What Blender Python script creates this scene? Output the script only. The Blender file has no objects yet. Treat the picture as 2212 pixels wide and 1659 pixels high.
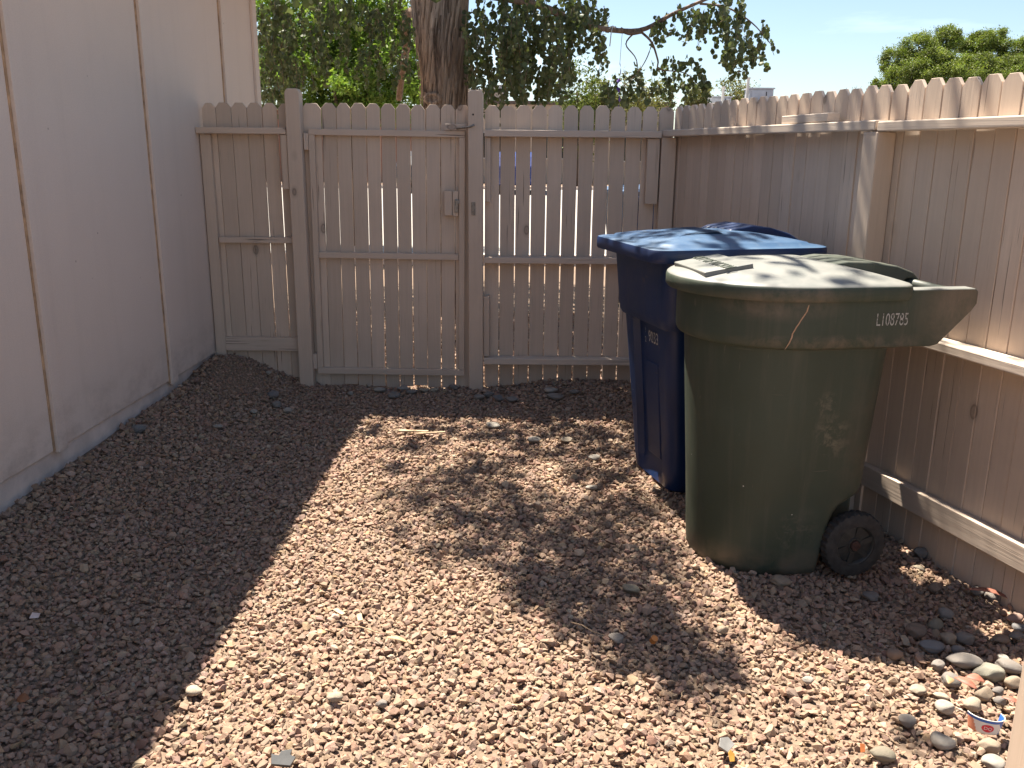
import bpy, math, random
import numpy as np
from mathutils import Vector, Matrix
random.seed(7); RNG = np.random.default_rng(11)
SC = bpy.context.scene
COL = SC.collection
R = math.radians

# ------------------------------------------------------------------ camera
PITCH, ROLL, EYE = R(14.7), R(0.5), 1.5
FPX, CX, CY = 1913.0, 1106.0, 829.5          # the photo measured on a 2212 px wide copy
cam = bpy.data.cameras.new('camera'); camo = bpy.data.objects.new('camera', cam); COL.objects.link(camo)
cam.sensor_width = 36.0; cam.lens = FPX / 2212 * 36; cam.clip_start = 0.05; cam.clip_end = 2000
fw = Vector((0, math.cos(PITCH), -math.sin(PITCH))); up0 = Vector((0, math.sin(PITCH), math.cos(PITCH))); rt = Vector((1, 0, 0))
cxv = rt * math.cos(ROLL) + up0 * math.sin(ROLL); cyv = up0 * math.cos(ROLL) - rt * math.sin(ROLL)
camo.matrix_world = Matrix(((cxv.x, cyv.x, -fw.x, 0), (cxv.y, cyv.y, -fw.y, 0), (cxv.z, cyv.z, -fw.z, EYE), (0, 0, 0, 1)))
SC.camera = camo

def ray(x, y):
    u = (x - CX) / FPX; v = -(y - CY) / FPX
    u2 = u * math.cos(ROLL) - v * math.sin(ROLL); v2 = u * math.sin(ROLL) + v * math.cos(ROLL)
    return Vector((u2, math.cos(PITCH) + v2 * math.sin(PITCH), -math.sin(PITCH) + v2 * math.cos(PITCH)))
def at(x, y, Y):
    d = ray(x, y); return Vector((0, 0, EYE)) + d * (Y / d.y)
def on_ground(x, y, z=0.0):
    d = ray(x, y); return Vector((0, 0, EYE)) + d * ((z - EYE) / d.z)

# ------------------------------------------------------------------ light
SUN = Vector((-0.230, 0.40, 1.0)).normalized()
EL = math.asin(SUN.z); AZ = math.atan2(SUN.x, SUN.y)
sl = bpy.data.lights.new('sun', 'SUN'); so = bpy.data.objects.new('sun', sl); COL.objects.link(so)
sl.energy = 5.0; sl.angle = R(0.53); sl.color = (1.0, 0.915, 0.79)
so.rotation_euler = SUN.to_track_quat('Z', 'Y').to_euler(); so.location = (-4, 9, 22)
W = bpy.data.worlds.new('World'); SC.world = W; W.use_nodes = True
nt = W.node_tree; nt.nodes.clear()
wo = nt.nodes.new('ShaderNodeOutputWorld'); bg = nt.nodes.new('ShaderNodeBackground'); sky = nt.nodes.new('ShaderNodeTexSky')
sky.sky_type = 'NISHITA'; sky.sun_disc = False; sky.sun_elevation = EL; sky.sun_rotation = AZ
sky.air_density = 1.0; sky.dust_density = 1.2; sky.ozone_density = 1.3; sky.altitude = 700
bg.inputs['Strength'].default_value = 0.05
tc = nt.nodes.new('ShaderNodeTexCoord'); mp = nt.nodes.new('ShaderNodeMapping'); mp.inputs['Scale'].default_value = (1.2, 1.2, 7.0)
nz = nt.nodes.new('ShaderNodeTexNoise'); nz.inputs['Scale'].default_value = 2.6; nz.inputs['Detail'].default_value = 6; nz.inputs['Roughness'].default_value = 0.55
rp = nt.nodes.new('ShaderNodeValToRGB'); rp.color_ramp.elements[0].position = 0.52; rp.color_ramp.elements[1].position = 0.86
rp.color_ramp.elements[1].color = (0.75, 0.75, 0.75, 1)
mx = nt.nodes.new('ShaderNodeMixRGB'); mx.inputs[2].default_value = (8.6, 10.0, 10.9, 1)
L = nt.links.new
L(tc.outputs['Generated'], mp.inputs['Vector']); L(mp.outputs[0], nz.inputs['Vector']); L(nz.outputs['Fac'], rp.inputs[0])
L(rp.outputs[0], mx.inputs[0]); L(sky.outputs[0], mx.inputs[1]); L(mx.outputs[0], bg.inputs['Color']); L(bg.outputs[0], wo.inputs['Surface'])
SC.view_settings.view_transform = 'Standard'; SC.view_settings.look = 'None'
SC.view_settings.exposure = 1.85; SC.view_settings.gamma = 1.0
try:
    SC.cycles.max_bounces = 8; SC.cycles.diffuse_bounces = 5; SC.cycles.transparent_max_bounces = 8
    SC.cycles.use_denoising = True
except Exception: pass

# ------------------------------------------------------------------ helpers
class MB:
    def __init__(s): s.v = []; s.f = []
    def add(s, vs, fs):
        b = len(s.v); s.v += [tuple(p) for p in vs]; s.f += [tuple(i + b for i in q) for q in fs]
    def box(s, x0, x1, y0, y1, z0, z1, rot=None, pivot=None):
        vs = [Vector(p) for p in ((x0,y0,z0),(x1,y0,z0),(x1,y1,z0),(x0,y1,z0),(x0,y0,z1),(x1,y0,z1),(x1,y1,z1),(x0,y1,z1))]
        if rot is not None:
            c = Vector(pivot) if pivot else Vector(((x0+x1)/2,(y0+y1)/2,(z0+z1)/2))
            vs = [c + rot @ (p - c) for p in vs]
        s.add(vs, [(0,3,2,1),(4,5,6,7),(0,1,5,4),(1,2,6,5),(2,3,7,6),(3,0,4,7)])
    def prism(s, poly, a0, a1, axis='y', rot=None, pivot=(0,0,0)):
        def mk(p, a):
            return Vector((p[0], a, p[1])) if axis == 'y' else (Vector((a, p[0], p[1])) if axis == 'x' else Vector((p[0], p[1], a)))
        n = len(poly); vs = [mk(p, a0) for p in poly] + [mk(p, a1) for p in poly]
        if rot is not None:
            c = Vector(pivot); vs = [c + rot @ (p - c) for p in vs]
        s.add(vs, [tuple(range(n)), tuple(range(2*n-1, n-1, -1))] + [(i, i+n, (i+1) % n + n, (i+1) % n) for i in range(n)])
    def loft(s, rings, cap0=True, cap1=True):
        n = len(rings[0]); vs = [p for r in rings for p in r]; fs = []
        for k in range(len(rings)-1):
            for i in range(n):
                j = (i+1) % n; fs.append((k*n+i, k*n+j, (k+1)*n+j, (k+1)*n+i))
        if cap0: fs.append(tuple(range(n-1, -1, -1)))
        if cap1: fs.append(tuple(range((len(rings)-1)*n, len(rings)*n)))
        s.add(vs, fs)
    def tube(s, pts, rad, n=8):
        pts = [Vector(p) for p in pts]; rings = []
        for i, p in enumerate(pts):
            t = (pts[min(i+1, len(pts)-1)] - pts[max(i-1, 0)]).normalized()
            a = t.cross(Vector((0,0,1)) if abs(t.z) < 0.95 else Vector((1,0,0))).normalized(); b = t.cross(a)
            r = rad[i] if hasattr(rad, '__len__') else rad
            rings.append([p + (a*math.cos(2*math.pi*k/n) + b*math.sin(2*math.pi*k/n))*r for k in range(n)])
        s.loft(rings)
    def build(s, name, mat, parent=None, smooth=False, bevel=0, seg=2, subdiv=0, angle=40):
        me = bpy.data.meshes.new(name); me.from_pydata(s.v, [], s.f); me.update()
        o = bpy.data.objects.new(name, me); COL.objects.link(o)
        if mat: me.materials.append(mat)
        if parent: o.parent = parent
        fix_normals(me)
        if smooth: me.shade_smooth()
        else: me.shade_flat()
        if smooth == 'auto':
            try: me.set_sharp_from_angle(angle=R(angle))
            except Exception: pass
        if bevel:
            m = o.modifiers.new('bevel', 'BEVEL'); m.width = bevel; m.segments = seg; m.limit_method = 'ANGLE'; m.angle_limit = R(35)
        if subdiv:
            m = o.modifiers.new('sub', 'SUBSURF'); m.levels = subdiv; m.render_levels = subdiv
        return o
import bmesh
def fix_normals(me):
    b = bmesh.new(); b.from_mesh(me); bmesh.ops.recalc_face_normals(b, faces=b.faces); b.to_mesh(me); b.free()
def tag(o, label=None, cat=None, group=None, kind=None):
    if label: o['label'] = label
    if cat: o['category'] = cat
    if group: o['group'] = group
    if kind: o['kind'] = kind
    return o
def thing(name, label, cat, loc=(0,0,0), rz=0, group=None):
    o = bpy.data.objects.new(name, None); COL.objects.link(o); o.location = loc; o.rotation_euler = (0,0,rz); o.empty_display_size = 0.1
    return tag(o, label, cat, group)
def copy_tree(o, parent=None):
    c = o.copy(); COL.objects.link(c); c.parent = parent
    for ch in list(o.children): copy_tree(ch, c)
    return c
def raw_mesh(name, V, F, mat, parent=None, colors=None, smooth=False):
    """V (n,3) float array, F (m,k) int array of equal sided faces."""
    me = bpy.data.meshes.new(name); n, m, k = len(V), len(F), F.shape[1]
    me.vertices.add(n); me.vertices.foreach_set('co', np.ascontiguousarray(V, np.float32).ravel())
    me.loops.add(m*k); me.loops.foreach_set('vertex_index', np.ascontiguousarray(F, np.int32).ravel())
    me.polygons.add(m); me.polygons.foreach_set('loop_start', np.arange(0, m*k, k, dtype=np.int32))
    try: me.polygons.foreach_set('loop_total', np.full(m, k, np.int32))
    except Exception: pass
    me.update(calc_edges=True)
    if colors is not None:
        a = me.color_attributes.new('tint', 'FLOAT_COLOR', 'POINT')
        c = np.ones((n, 4), np.float32); c[:, :3] = colors; a.data.foreach_set('color', c.ravel())
    if smooth: me.shade_smooth()
    else: me.shade_flat()
    o = bpy.data.objects.new(name, me); COL.objects.link(o)
    if mat: me.materials.append(mat)
    if parent: o.parent = parent
    return o

# ------------------------------------------------------------------ materials
class NM:
    def __init__(s, name):
        s.m = bpy.data.materials.new(name); s.m.use_nodes = True; s.t = s.m.node_tree
        s.b = s.t.nodes['Principled BSDF']; s.co = s.t.nodes.new('ShaderNodeTexCoord')
    def n(s, typ, **kw):
        x = s.t.nodes.new(typ)
        for k, v in kw.items(): setattr(x, k, v)
        return x
    def l(s, a, b): s.t.links.new(a, b)
    def map(s, scale, src='Object', rot=(0,0,0), loc=(0,0,0)):
        m = s.n('ShaderNodeMapping'); m.inputs['Scale'].default_value = scale; m.inputs['Rotation'].default_value = rot; m.inputs['Location'].default_value = loc
        s.l(s.co.outputs[src], m.inputs['Vector']); return m.outputs[0]
    def noise(s, vec, scale, detail=4, rough=0.55, dist=0.0):
        x = s.n('ShaderNodeTexNoise'); x.inputs['Scale'].default_value = scale; x.inputs['Detail'].default_value = detail
        x.inputs['Roughness'].default_value = rough; x.inputs['Distortion'].default_value = dist
        s.l(vec, x.inputs['Vector']); return x.outputs['Fac']
    def vor(s, vec, scale, feat='F1', out='Distance'):
        x = s.n('ShaderNodeTexVoronoi'); x.feature = feat; x.inputs['Scale'].default_value = scale; s.l(vec, x.inputs['Vector']); return x.outputs[out]
    def ramp(s, fac, stops, interp='LINEAR'):
        x = s.n('ShaderNodeValToRGB'); cr = x.color_ramp; cr.interpolation = interp
        while len(cr.elements) < len(stops): cr.elements.new(0.5)
        for e, (p, c) in zip(cr.elements, stops):
            e.position = p; e.color = (c, c, c, 1) if isinstance(c, (int, float)) else (*c, 1)
        s.l(fac, x.inputs[0]); return x.outputs[0]
    def mix(s, fac, a, b, blend='MIX'):
        x = s.n('ShaderNodeMixRGB'); x.blend_type = blend
        for i, v in ((0, fac), (1, a), (2, b)):
            if isinstance(v, (int, float)): x.inputs[i].default_value = v if i == 0 else (v, v, v, 1)
            elif isinstance(v, tuple): x.inputs[i].default_value = (*v, 1)
            else: s.l(v, x.inputs[i])
        return x.outputs[0]
    def math(s, op, a, b=0.0):
        x = s.n('ShaderNodeMath'); x.operation = op
        for i, v in enumerate((a, b)):
            if isinstance(v, (int, float)): x.inputs[i].default_value = v
            else: s.l(v, x.inputs[i])
        return x.outputs[0]
    def bump(s, h, strength, dist=0.01, prev=None):
        x = s.n('ShaderNodeBump'); x.inputs['Strength'].default_value = strength; x.inputs['Distance'].default_value = dist
        s.l(h, x.inputs['Height'])
        if prev is not None: s.l(prev, x.inputs['Normal'])
        return x.outputs[0]
    def done(s, color=None, rough=0.7, normal=None, metal=0.0, spec=None):
        if color is not None:
            if isinstance(color, tuple): s.b.inputs['Base Color'].default_value = (*color, 1)
            else: s.l(color, s.b.inputs['Base Color'])
        if isinstance(rough, (int, float)): s.b.inputs['Roughness'].default_value = rough
        else: s.l(rough, s.b.inputs['Roughness'])
        s.b.inputs['Metallic'].default_value = metal
        if spec is not None: s.b.inputs['Specular IOR Level'].default_value = spec
        if normal is not None: s.l(normal, s.b.inputs['Normal'])
        return s.m
def plain(name, col, rough=0.6, metal=0.0, var=0.25, scale=20):
    q = NM(name); v = q.map((1,1,1)); f = q.noise(v, scale, 5, 0.6)
    c = q.mix(q.ramp(f, [(0.3, 0.0), (0.7, 1.0)]), tuple(a*(1-var) for a in col), tuple(min(1, a*(1+var)) for a in col))
    return q.done(c, rough, q.bump(f, 0.15, 0.003), metal)
def painted_wood(name, col, vertical=True, wear=1.0, kn=1.0):
    """old brush painted fence lumber: grain, knots, hairline cracks, a little grime."""
    q = NM(name)
    g = (55, 55, 1.6) if vertical else (1.6, 55, 55)
    grain = q.noise(q.map(g), 1.0, 5, 0.62, 0.6)
    vb = q.map((1,1,1)); big = q.noise(vb, 2.3, 4, 0.6)
    geo = q.n('ShaderNodeNewGeometry'); isl = geo.outputs['Random Per Island']
    base = q.mix(isl, tuple(a*0.86 for a in col), tuple(min(1, a*1.13) for a in col))
    base = q.mix(q.ramp(big, [(0.35, 0.0), (0.7, 0.55)]), base, tuple(a*0.80 for a in (col[0], col[1]*0.98, col[2]*0.95)))
    # knots
    kv = q.map((7.0, 7.0, 4.0) if vertical else (4.0, 7.0, 7.0), loc=(3.3, 1.7, 0.4))
    x = q.n('ShaderNodeTexVoronoi'); x.inputs['Scale'].default_value = 1.0; q.l(kv, x.inputs['Vector'])
    kd = x.outputs['Distance']
    sep = q.n('ShaderNodeSeparateColor'); q.l(x.outputs['Color'], sep.inputs[0])
    few = q.ramp(sep.outputs[0], [(0.68, 0.0), (0.69, 1.0)])
    ring = q.ramp(kd, [(0.02, 0.9), (0.07, 0.45), (0.11, 0.9), (0.14, 0.25), (0.22, 0.0)])
    knot = q.math('MULTIPLY', q.math('MULTIPLY', few, ring), 0.75 * wear)
    base = q.mix(knot, base, (0.085, 0.062, 0.048))
    # hairline cracks in some boards
    cr = q.noise(q.map((90, 90, 2.2) if vertical else (2.2, 90, 90), loc=(7, 1, 2)), 1.0, 3, 0.5)
    zone = q.ramp(q.noise(q.map((6, 6, 1.2) if vertical else (1.2, 6, 6), loc=(1, 5, 9)), 1.0, 3, 0.6), [(0.50, 0.0), (0.62, 1.0)])
    crack = q.math('MULTIPLY', q.ramp(cr, [(0.625, 0.0), (0.665, 1.0)]), zone)
    base = q.mix(q.math('MULTIPLY', crack, 0.75 * wear), base, (0.10, 0.075, 0.06))
    base = q.mix(q.ramp(grain, [(0.35, 0.16), (0.6, 0.0)]), base, tuple(a*0.55 for a in col))
    h = q.math('SUBTRACT', grain, q.math('MULTIPLY', q.math('ADD', crack, knot), 1.2))
    return q.done(base, 0.72, q.bump(h, 0.35, 0.004), spec=0.3)
FENCE = painted_wood('painted_fence_boards', (0.590, 0.472, 0.374))
RAIL = painted_wood('painted_fence_rails', (0.600, 0.482, 0.386), vertical=False)
RAILOLD = painted_wood('weathered_rail', (0.63, 0.525, 0.43), vertical=False, wear=1.4)
def siding_material():
    q = NM('house_siding'); v = q.map((1,1,1))
    fine = q.noise(v, 260, 3, 0.6); mid = q.noise(q.map((30, 30, 6)), 1.0, 4, 0.6); big = q.noise(v, 0.9, 4, 0.6)
    streak = q.noise(q.map((8, 8, 0.5)), 1.0, 4, 0.6)
    c = q.mix(q.ramp(big, [(0.3, 0.0), (0.75, 1.0)]), (0.660, 0.555, 0.475), (0.710, 0.600, 0.520))
    c = q.mix(q.ramp(streak, [(0.52, 0.0), (0.80, 0.35)]), c, (0.57, 0.475, 0.405))
    c = q.mix(q.ramp(q.noise(v, 7, 5, 0.7), [(0.66, 0.0), (0.78, 0.22)]), c, (0.42, 0.34, 0.29))
    spk = q.ramp(q.vor(v, 5.5), [(0.02, 0.6), (0.035, 0.0)]); c = q.mix(spk, c, (0.16, 0.10, 0.07))
    c = q.mix(q.ramp(q.noise(v, 150, 3, 0.7), [(0.40, 0.16), (0.60, 0.0)]), c, (0.46, 0.37, 0.31))
    sx_ = q.n('ShaderNodeSeparateXYZ'); q.l(v, sx_.inputs[0])
    low = q.ramp(sx_.outputs[2], [(0.20, 1.0), (0.48, 0.0)]); spl = q.ramp(q.noise(q.map((5, 5, 9)), 1.0, 6, 0.7), [(0.42, 0.0), (0.66, 0.55)])
    c = q.mix(q.math('MULTIPLY', low, spl), c, (0.33, 0.25, 0.20))
    h = q.math('ADD', fine, q.math('MULTIPLY', mid, 0.8))
    return q.done(c, 0.75, q.bump(h, 0.5, 0.004), spec=0.3)
SIDING = siding_material()
JOINT = plain('stained_joint_sealant', (0.40, 0.265, 0.16), 0.8, var=0.45, scale=14)
CONCRETE = plain('painted_foundation_concrete', (0.60, 0.505, 0.445), 0.85, var=0.18, scale=9)
ROOF = plain('brown_roof_shingle', (0.12, 0.09, 0.075), 0.9, var=0.4, scale=14)
STEEL = plain('tarnished_steel', (0.22, 0.20, 0.18), 0.45, 0.8, 0.4, 60)
RUST = plain('rusty_axle_cap', (0.055, 0.026, 0.019), 0.9, 0.1, 0.5, 90)
RUBBER = plain('dusty_black_rubber', (0.030, 0.027, 0.025), 0.75, var=0.5, scale=40)
RIMBLACK = plain('black_wheel_plastic', (0.022, 0.023, 0.022), 0.5, var=0.35, scale=30)

def cart_plastic(name, dark, light, dust, dustamt, rough):
    """scuffed outdoor polyethylene: chalking, vertical dust runs, scratches, specks"""
    q = NM(name); v = q.map((1,1,1))
    big = q.noise(v, 3.2, 6, 0.62); runs = q.noise(q.map((26, 26, 1.3)), 1.0, 4, 0.6)
    c = q.mix(q.ramp(big, [(0.35, 0.0), (0.70, 1.0)]), dark, light)
    c = q.mix(q.ramp(runs, [(0.50, 0.0), (0.78, dustamt)]), c, dust)
    sc1 = q.ramp(q.noise(q.map((5, 5, 110), rot=(0.5, 0.3, 0.2)), 1.0, 2, 0.5), [(0.735, 0.0), (0.75, 0.45)])
    sc2 = q.ramp(q.noise(q.map((120, 9, 9), rot=(0.2, 0.7, 0.6)), 1.0, 2, 0.5), [(0.74, 0.0), (0.755, 0.4)])
    c = q.mix(sc1, c, dust); c = q.mix(sc2, c, dust)
    c = q.mix(q.ramp(q.vor(v, 9.0), [(0.018, 0.9), (0.026, 0.0)]), c, (0.62, 0.60, 0.55))
    grime = q.noise(v, 1.6, 5, 0.65); c = q.mix(q.ramp(grime, [(0.56, 0.0), (0.72, dustamt*1.4)]), c, dust)
    r = q.ramp(big, [(0.3, rough-0.08), (0.7, rough+0.12)])
    return q.done(c, r, q.bump(q.math('ADD', runs, q.noise(v, 55, 3, 0.5)), 0.10, 0.003))
def localized(m, spots):
    t = m.node_tree; bs = t.nodes['Principled BSDF']; src = bs.inputs['Base Color'].links[0].from_socket
    co = t.nodes.new('ShaderNodeTexCoord')
    for (c, rad, scale, lo, hi, amt, colr) in spots:
        mp_ = t.nodes.new('ShaderNodeMapping'); mp_.inputs['Location'].default_value = [-c[i]/rad[i] for i in range(3)]; mp_.inputs['Scale'].default_value = [1/r_ for r_ in rad]
        t.links.new(co.outputs['Object'], mp_.inputs['Vector'])
        ln = t.nodes.new('ShaderNodeVectorMath'); ln.operation = 'LENGTH'; t.links.new(mp_.outputs[0], ln.inputs[0])
        r1_ = t.nodes.new('ShaderNodeMapRange'); r1_.inputs[1].default_value = 1.0; r1_.inputs[2].default_value = 0.35; t.links.new(ln.outputs['Value'], r1_.inputs[0])
        nn = t.nodes.new('ShaderNodeTexNoise'); nn.inputs['Scale'].default_value = scale; nn.inputs['Detail'].default_value = 6; nn.inputs['Roughness'].default_value = 0.7; nn.inputs['Distortion'].default_value = 0.35; t.links.new(co.outputs['Object'], nn.inputs['Vector'])
        r2_ = t.nodes.new('ShaderNodeMapRange'); r2_.inputs[1].default_value = lo; r2_.inputs[2].default_value = hi; r2_.inputs[4].default_value = amt; t.links.new(nn.outputs['Fac'], r2_.inputs[0])
        mu = t.nodes.new('ShaderNodeMath'); mu.operation = 'MULTIPLY'; t.links.new(r1_.outputs[0], mu.inputs[0]); t.links.new(r2_.outputs[0], mu.inputs[1])
        mm = t.nodes.new('ShaderNodeMixRGB'); mm.inputs[2].default_value = (*colr, 1); t.links.new(mu.outputs[0], mm.inputs[0]); t.links.new(src, mm.inputs[1]); src = mm.outputs[0]
    t.links.new(src, bs.inputs['Base Color'])
GREEN = cart_plastic('green_cart_plastic', (0.028, 0.042, 0.027), (0.042, 0.058, 0.040), (0.125, 0.110, 0.085), 0.28, 0.55)
BLUE = cart_plastic('blue_cart_plastic', (0.0035, 0.018, 0.068), (0.005, 0.026, 0.098), (0.075, 0.065, 0.068), 0.18, 0.40)
GREENLID = cart_plastic('faded_lid_lit_arm_green', (0.120, 0.127, 0.115), (0.215, 0.215, 0.196), (0.24, 0.225, 0.20), 0.4, 0.45)
BLUELID = cart_plastic('sun_faded_blue_lid', (0.024, 0.066, 0.148), (0.062, 0.124, 0.210), (0.14, 0.17, 0.21), 0.4, 0.38)
GREENRIB = cart_plastic('half_faded_green_plastic', (0.050, 0.060, 0.045), (0.085, 0.092, 0.073), (0.15, 0.13, 0.10), 0.3, 0.5)
DUST_AND_BOUNCE = (0.21, 0.155, 0.115)
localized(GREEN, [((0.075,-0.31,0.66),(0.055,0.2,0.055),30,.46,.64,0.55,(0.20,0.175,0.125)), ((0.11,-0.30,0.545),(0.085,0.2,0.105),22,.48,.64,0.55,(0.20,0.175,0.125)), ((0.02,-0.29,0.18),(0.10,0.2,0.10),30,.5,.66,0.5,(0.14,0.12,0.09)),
    ((0.56,-0.33,0.99),(0.24,0.2,0.20),7,.25,.60,0.75,DUST_AND_BOUNCE), ((-0.15,-0.3,1.01),(0.26,0.3,0.06),9,.38,.66,0.5,DUST_AND_BOUNCE), ((-0.1,-0.38,1.05),(0.22,0.12,0.05),11,.40,.66,0.5,DUST_AND_BOUNCE), ((0.25,-0.30,0.35),(0.14,0.2,0.7),5,.36,.66,0.5,(0.12,0.085,0.062)), ((-0.1,-0.2,0.03),(0.5,0.5,0.10),9,.36,.6,0.6,(0.13,0.10,0.07)), ((0.1,-0.33,0.885),(0.5,0.2,0.035),16,.42,.66,0.5,DUST_AND_BOUNCE)])  # arm end patch: dust plus warm bounced sunlight painted into the colour
q = NM('worn_white_marking'); MARK = q.done(q.mix(q.ramp(q.noise(q.map((1,1,1)), 85, 4, 0.7), [(0.36, 0.0), (0.50, 1.0)]), (0.06, 0.065, 0.06), (0.42, 0.42, 0.39)), 0.75)
DUST = plain('light_scuff_dust', (0.22, 0.185, 0.13), 0.9, var=0.4, scale=60)
CRACK = plain('lit_through_split', (0.42, 0.27, 0.17), 0.8, var=0.3, scale=60)  # tan colour stands for the lit inside seen through the split

# ------------------------------------------------------------------ ground
def sstep(a, b, x):
    t = np.clip((np.asarray(x, float) - a) / (b - a), 0, 1); return t*t*(3-2*t)
def hgt(x, y):
    x = np.asarray(x, float); y = np.asarray(y, float)
    inside = 1 - sstep(5.72, 5.95, y)
    h = 0.150 * sstep(-1.15, -1.98, x) * inside * (0.55 + 0.45*sstep(2.5, 4.6, y))
    h = h + 0.07 * np.exp(-(((x+1.82)/0.30)**2 + ((y-5.55)/0.42)**2)) * inside
    h = h - 0.055 * sstep(0.85, 1.75, x) * inside
    h = h + 0.05 * sstep(5.15, 5.6, y) * sstep(-0.1, 0.25, x) * sstep(1.0, 0.7, x) * inside
    h = h + 0.008*np.sin(3.1*x + 0.7)*np.sin(2.3*y + 1.1) + 0.005*np.sin(7.3*x)*np.cos(6.1*y)
    h = h - 0.028; far = sstep(9.0, 13.0, np.hypot(x, y-4)); return h*(1-far) - 0.028*far
def ground_material():
    q = NM('desert_dirt'); v = q.map((1,1,1))
    a = q.noise(v, 1.4, 6, 0.6); b = q.noise(v, 60, 4, 0.7); d = q.vor(v, 42.0)
    c = q.mix(a, (0.19, 0.135, 0.095), (0.235, 0.172, 0.125)); c = q.mix(q.ramp(b, [(0.35, 0.5), (0.65, 0.0)]), c, (0.14, 0.10, 0.075))
    return q.done(c, 0.95, q.bump(q.math('ADD', b, d), 0.8, 0.01), spec=0.2)
gx = np.concatenate([[-900,-300,-100,-40,-20,-12,-8,-5,-3.5], np.arange(-2.6, 2.81, 0.05), [3.5,5,8,12,20,40,100,300,900]])
gy = np.concatenate([[-900,-300,-100,-30,-10,-4,-1], np.arange(0.2, 7.0, 0.05), [7.5,8,9,10,12,14,18,25,40,80,200,500,1500]])
GX, GY = np.meshgrid(gx, gy); GV = np.stack([GX, GY, hgt(GX, GY)], -1).reshape(-1, 3)
nx, ny = len(gx), len(gy); ii = np.arange((ny-1)*(nx-1)); rr, cc = ii // (nx-1), ii % (nx-1); a0 = rr*nx+cc
tag(raw_mesh('ground', GV, np.stack([a0, a0+1, a0+1+nx, a0+nx], 1), ground_material(), smooth=True), kind='structure')
q = NM('pale_concrete_paving'); v = q.map((1,1,1)); a = q.noise(v, 0.35, 6, 0.65)
m = q.done(q.mix(a, (0.27, 0.25, 0.22), (0.36, 0.335, 0.30)), 0.9, q.bump(q.noise(v, 40, 3), 0.2, 0.004))
b = MB(); b.add([(-60,12.5,0.012),(60,12.5,0.012),(60,37,0.012),(-60,37,0.012)], [(0,1,2,3)])
tag(b.build('road', m), kind='structure')
b = MB(); b.box(-60, 60, 37.0, 37.18, -0.05, 0.13); b.box(-60, 60, 12.3, 12.48, -0.05, 0.12)
tag(b.build('kerb', CONCRETE), kind='structure')

# ------------------------------------------------------------------ gravel (uncountable)
def stone_variants(n, npts, rnd, flat):
    out = []
    for k in range(n):
        bm = bmesh.new()
        for i in range(npts):
            p = Vector((rnd.normal(), rnd.normal(), rnd.normal())).normalized()
            p = Vector((p.x*rnd.uniform(0.85, 1.05), p.y*rnd.uniform(0.62, 0.9), p.z*flat*rnd.uniform(0.8, 1.1)))
            bm.verts.new(p)
        r = bmesh.ops.convex_hull(bm, input=bm.verts)
        bmesh.ops.delete(bm, geom=[g for g in r['geom_interior'] if isinstance(g, bmesh.types.BMVert)], context='VERTS')
        bmesh.ops.triangulate(bm, faces=bm.faces); bmesh.ops.recalc_face_normals(bm, faces=bm.faces)
        bm.verts.index_update()
        out.append((np.array([v.co[:] for v in bm.verts]), np.array([[v.index for v in f.verts] for f in bm.faces]))); bm.free()
    return out
def rotmats(n, tilt):
    yaw = RNG.uniform(0, 2*np.pi, n); ax = RNG.normal(0, tilt, n); ay = RNG.normal(0, tilt, n)
    cz, sz, cx_, sx, cy_, sy = np.cos(yaw), np.sin(yaw), np.cos(ax), np.sin(ax), np.cos(ay), np.sin(ay)
    Z = np.zeros(n); O = np.ones(n)
    Rz = np.stack([cz,-sz,Z, sz,cz,Z, Z,Z,O], 1).reshape(-1,3,3); Rx = np.stack([O,Z,Z, Z,cx_,-sx, Z,sx,cx_], 1).reshape(-1,3,3)
    Ry = np.stack([cy_,Z,sy, Z,O,Z, -sy,Z,cy_], 1).reshape(-1,3,3)
    return Ry @ Rx @ Rz
PAL = np.array([(0.45,0.338,0.255),(0.49,0.378,0.290),(0.42,0.308,0.235),(0.52,0.415,0.325),(0.39,0.300,0.245),(0.45,0.320,0.250),
                (0.36,0.262,0.212),(0.47,0.390,0.320),(0.55,0.46,0.38),(0.31,0.235,0.200),(0.50,0.365,0.245),(0.41,0.272,0.215)])
PALW = np.array([18,16,14,9,10,12,6,6,4,4,3,3.]); PALW /= PALW.sum()
def scatter(P, rad, tilt, variants, lift, pal=PAL, palw=PALW, jitter=0.10):
    """P (n,2) positions, rad (n,) sizes -> merged arrays"""
    n = len(P); vi = RNG.integers(0, len(variants), n); M = rotmats(n, tilt)*rad[:,None,None]
    z = hgt(P[:,0], P[:,1]) + lift*rad; base = np.stack([P[:,0], P[:,1], z], 1)
    colr = pal[RNG.choice(len(pal), n, p=palw)]*(1 + RNG.normal(0, jitter, (n,1)))*(1 + RNG.normal(0, 0.03, (n,3)))
    colr = np.clip(colr*np.array((0.705,0.630,0.575)), 0.04, 0.75)
    VV, FF, CC, off = [], [], [], 0
    for k, (bv, bf) in enumerate(variants):
        idx = np.nonzero(vi == k)[0]
        if not len(idx): continue
        A = np.einsum('nij,mj->nmi', M[idx], bv) + base[idx][:,None,:]
        nv = len(bv); VV.append(A.reshape(-1,3)); CC.append(np.repeat(colr[idx], nv, 0))
        FF.append((bf[None] + (off + np.arange(len(idx))*nv)[:,None,None]).reshape(-1,3)); off += nv*len(idx)
    return np.concatenate(VV), np.concatenate(FF), np.concatenate(CC)
def wall_x(y): return -1.944 + 0.0345*(y-5.7)
def fence_x(y): return 0.99 + 0.277/0.961*(5.7-y)
def jgrid(x0, x1, y0, y1, s):
    X, Y = np.meshgrid(np.arange(x0, x1, s), np.arange(y0, y1, s)); X = X.ravel(); Y = Y.ravel()
    return np.stack([X + RNG.uniform(-.6, .6, len(X))*s, Y + RNG.uniform(-.6, .6, len(X))*s], 1)
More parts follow.
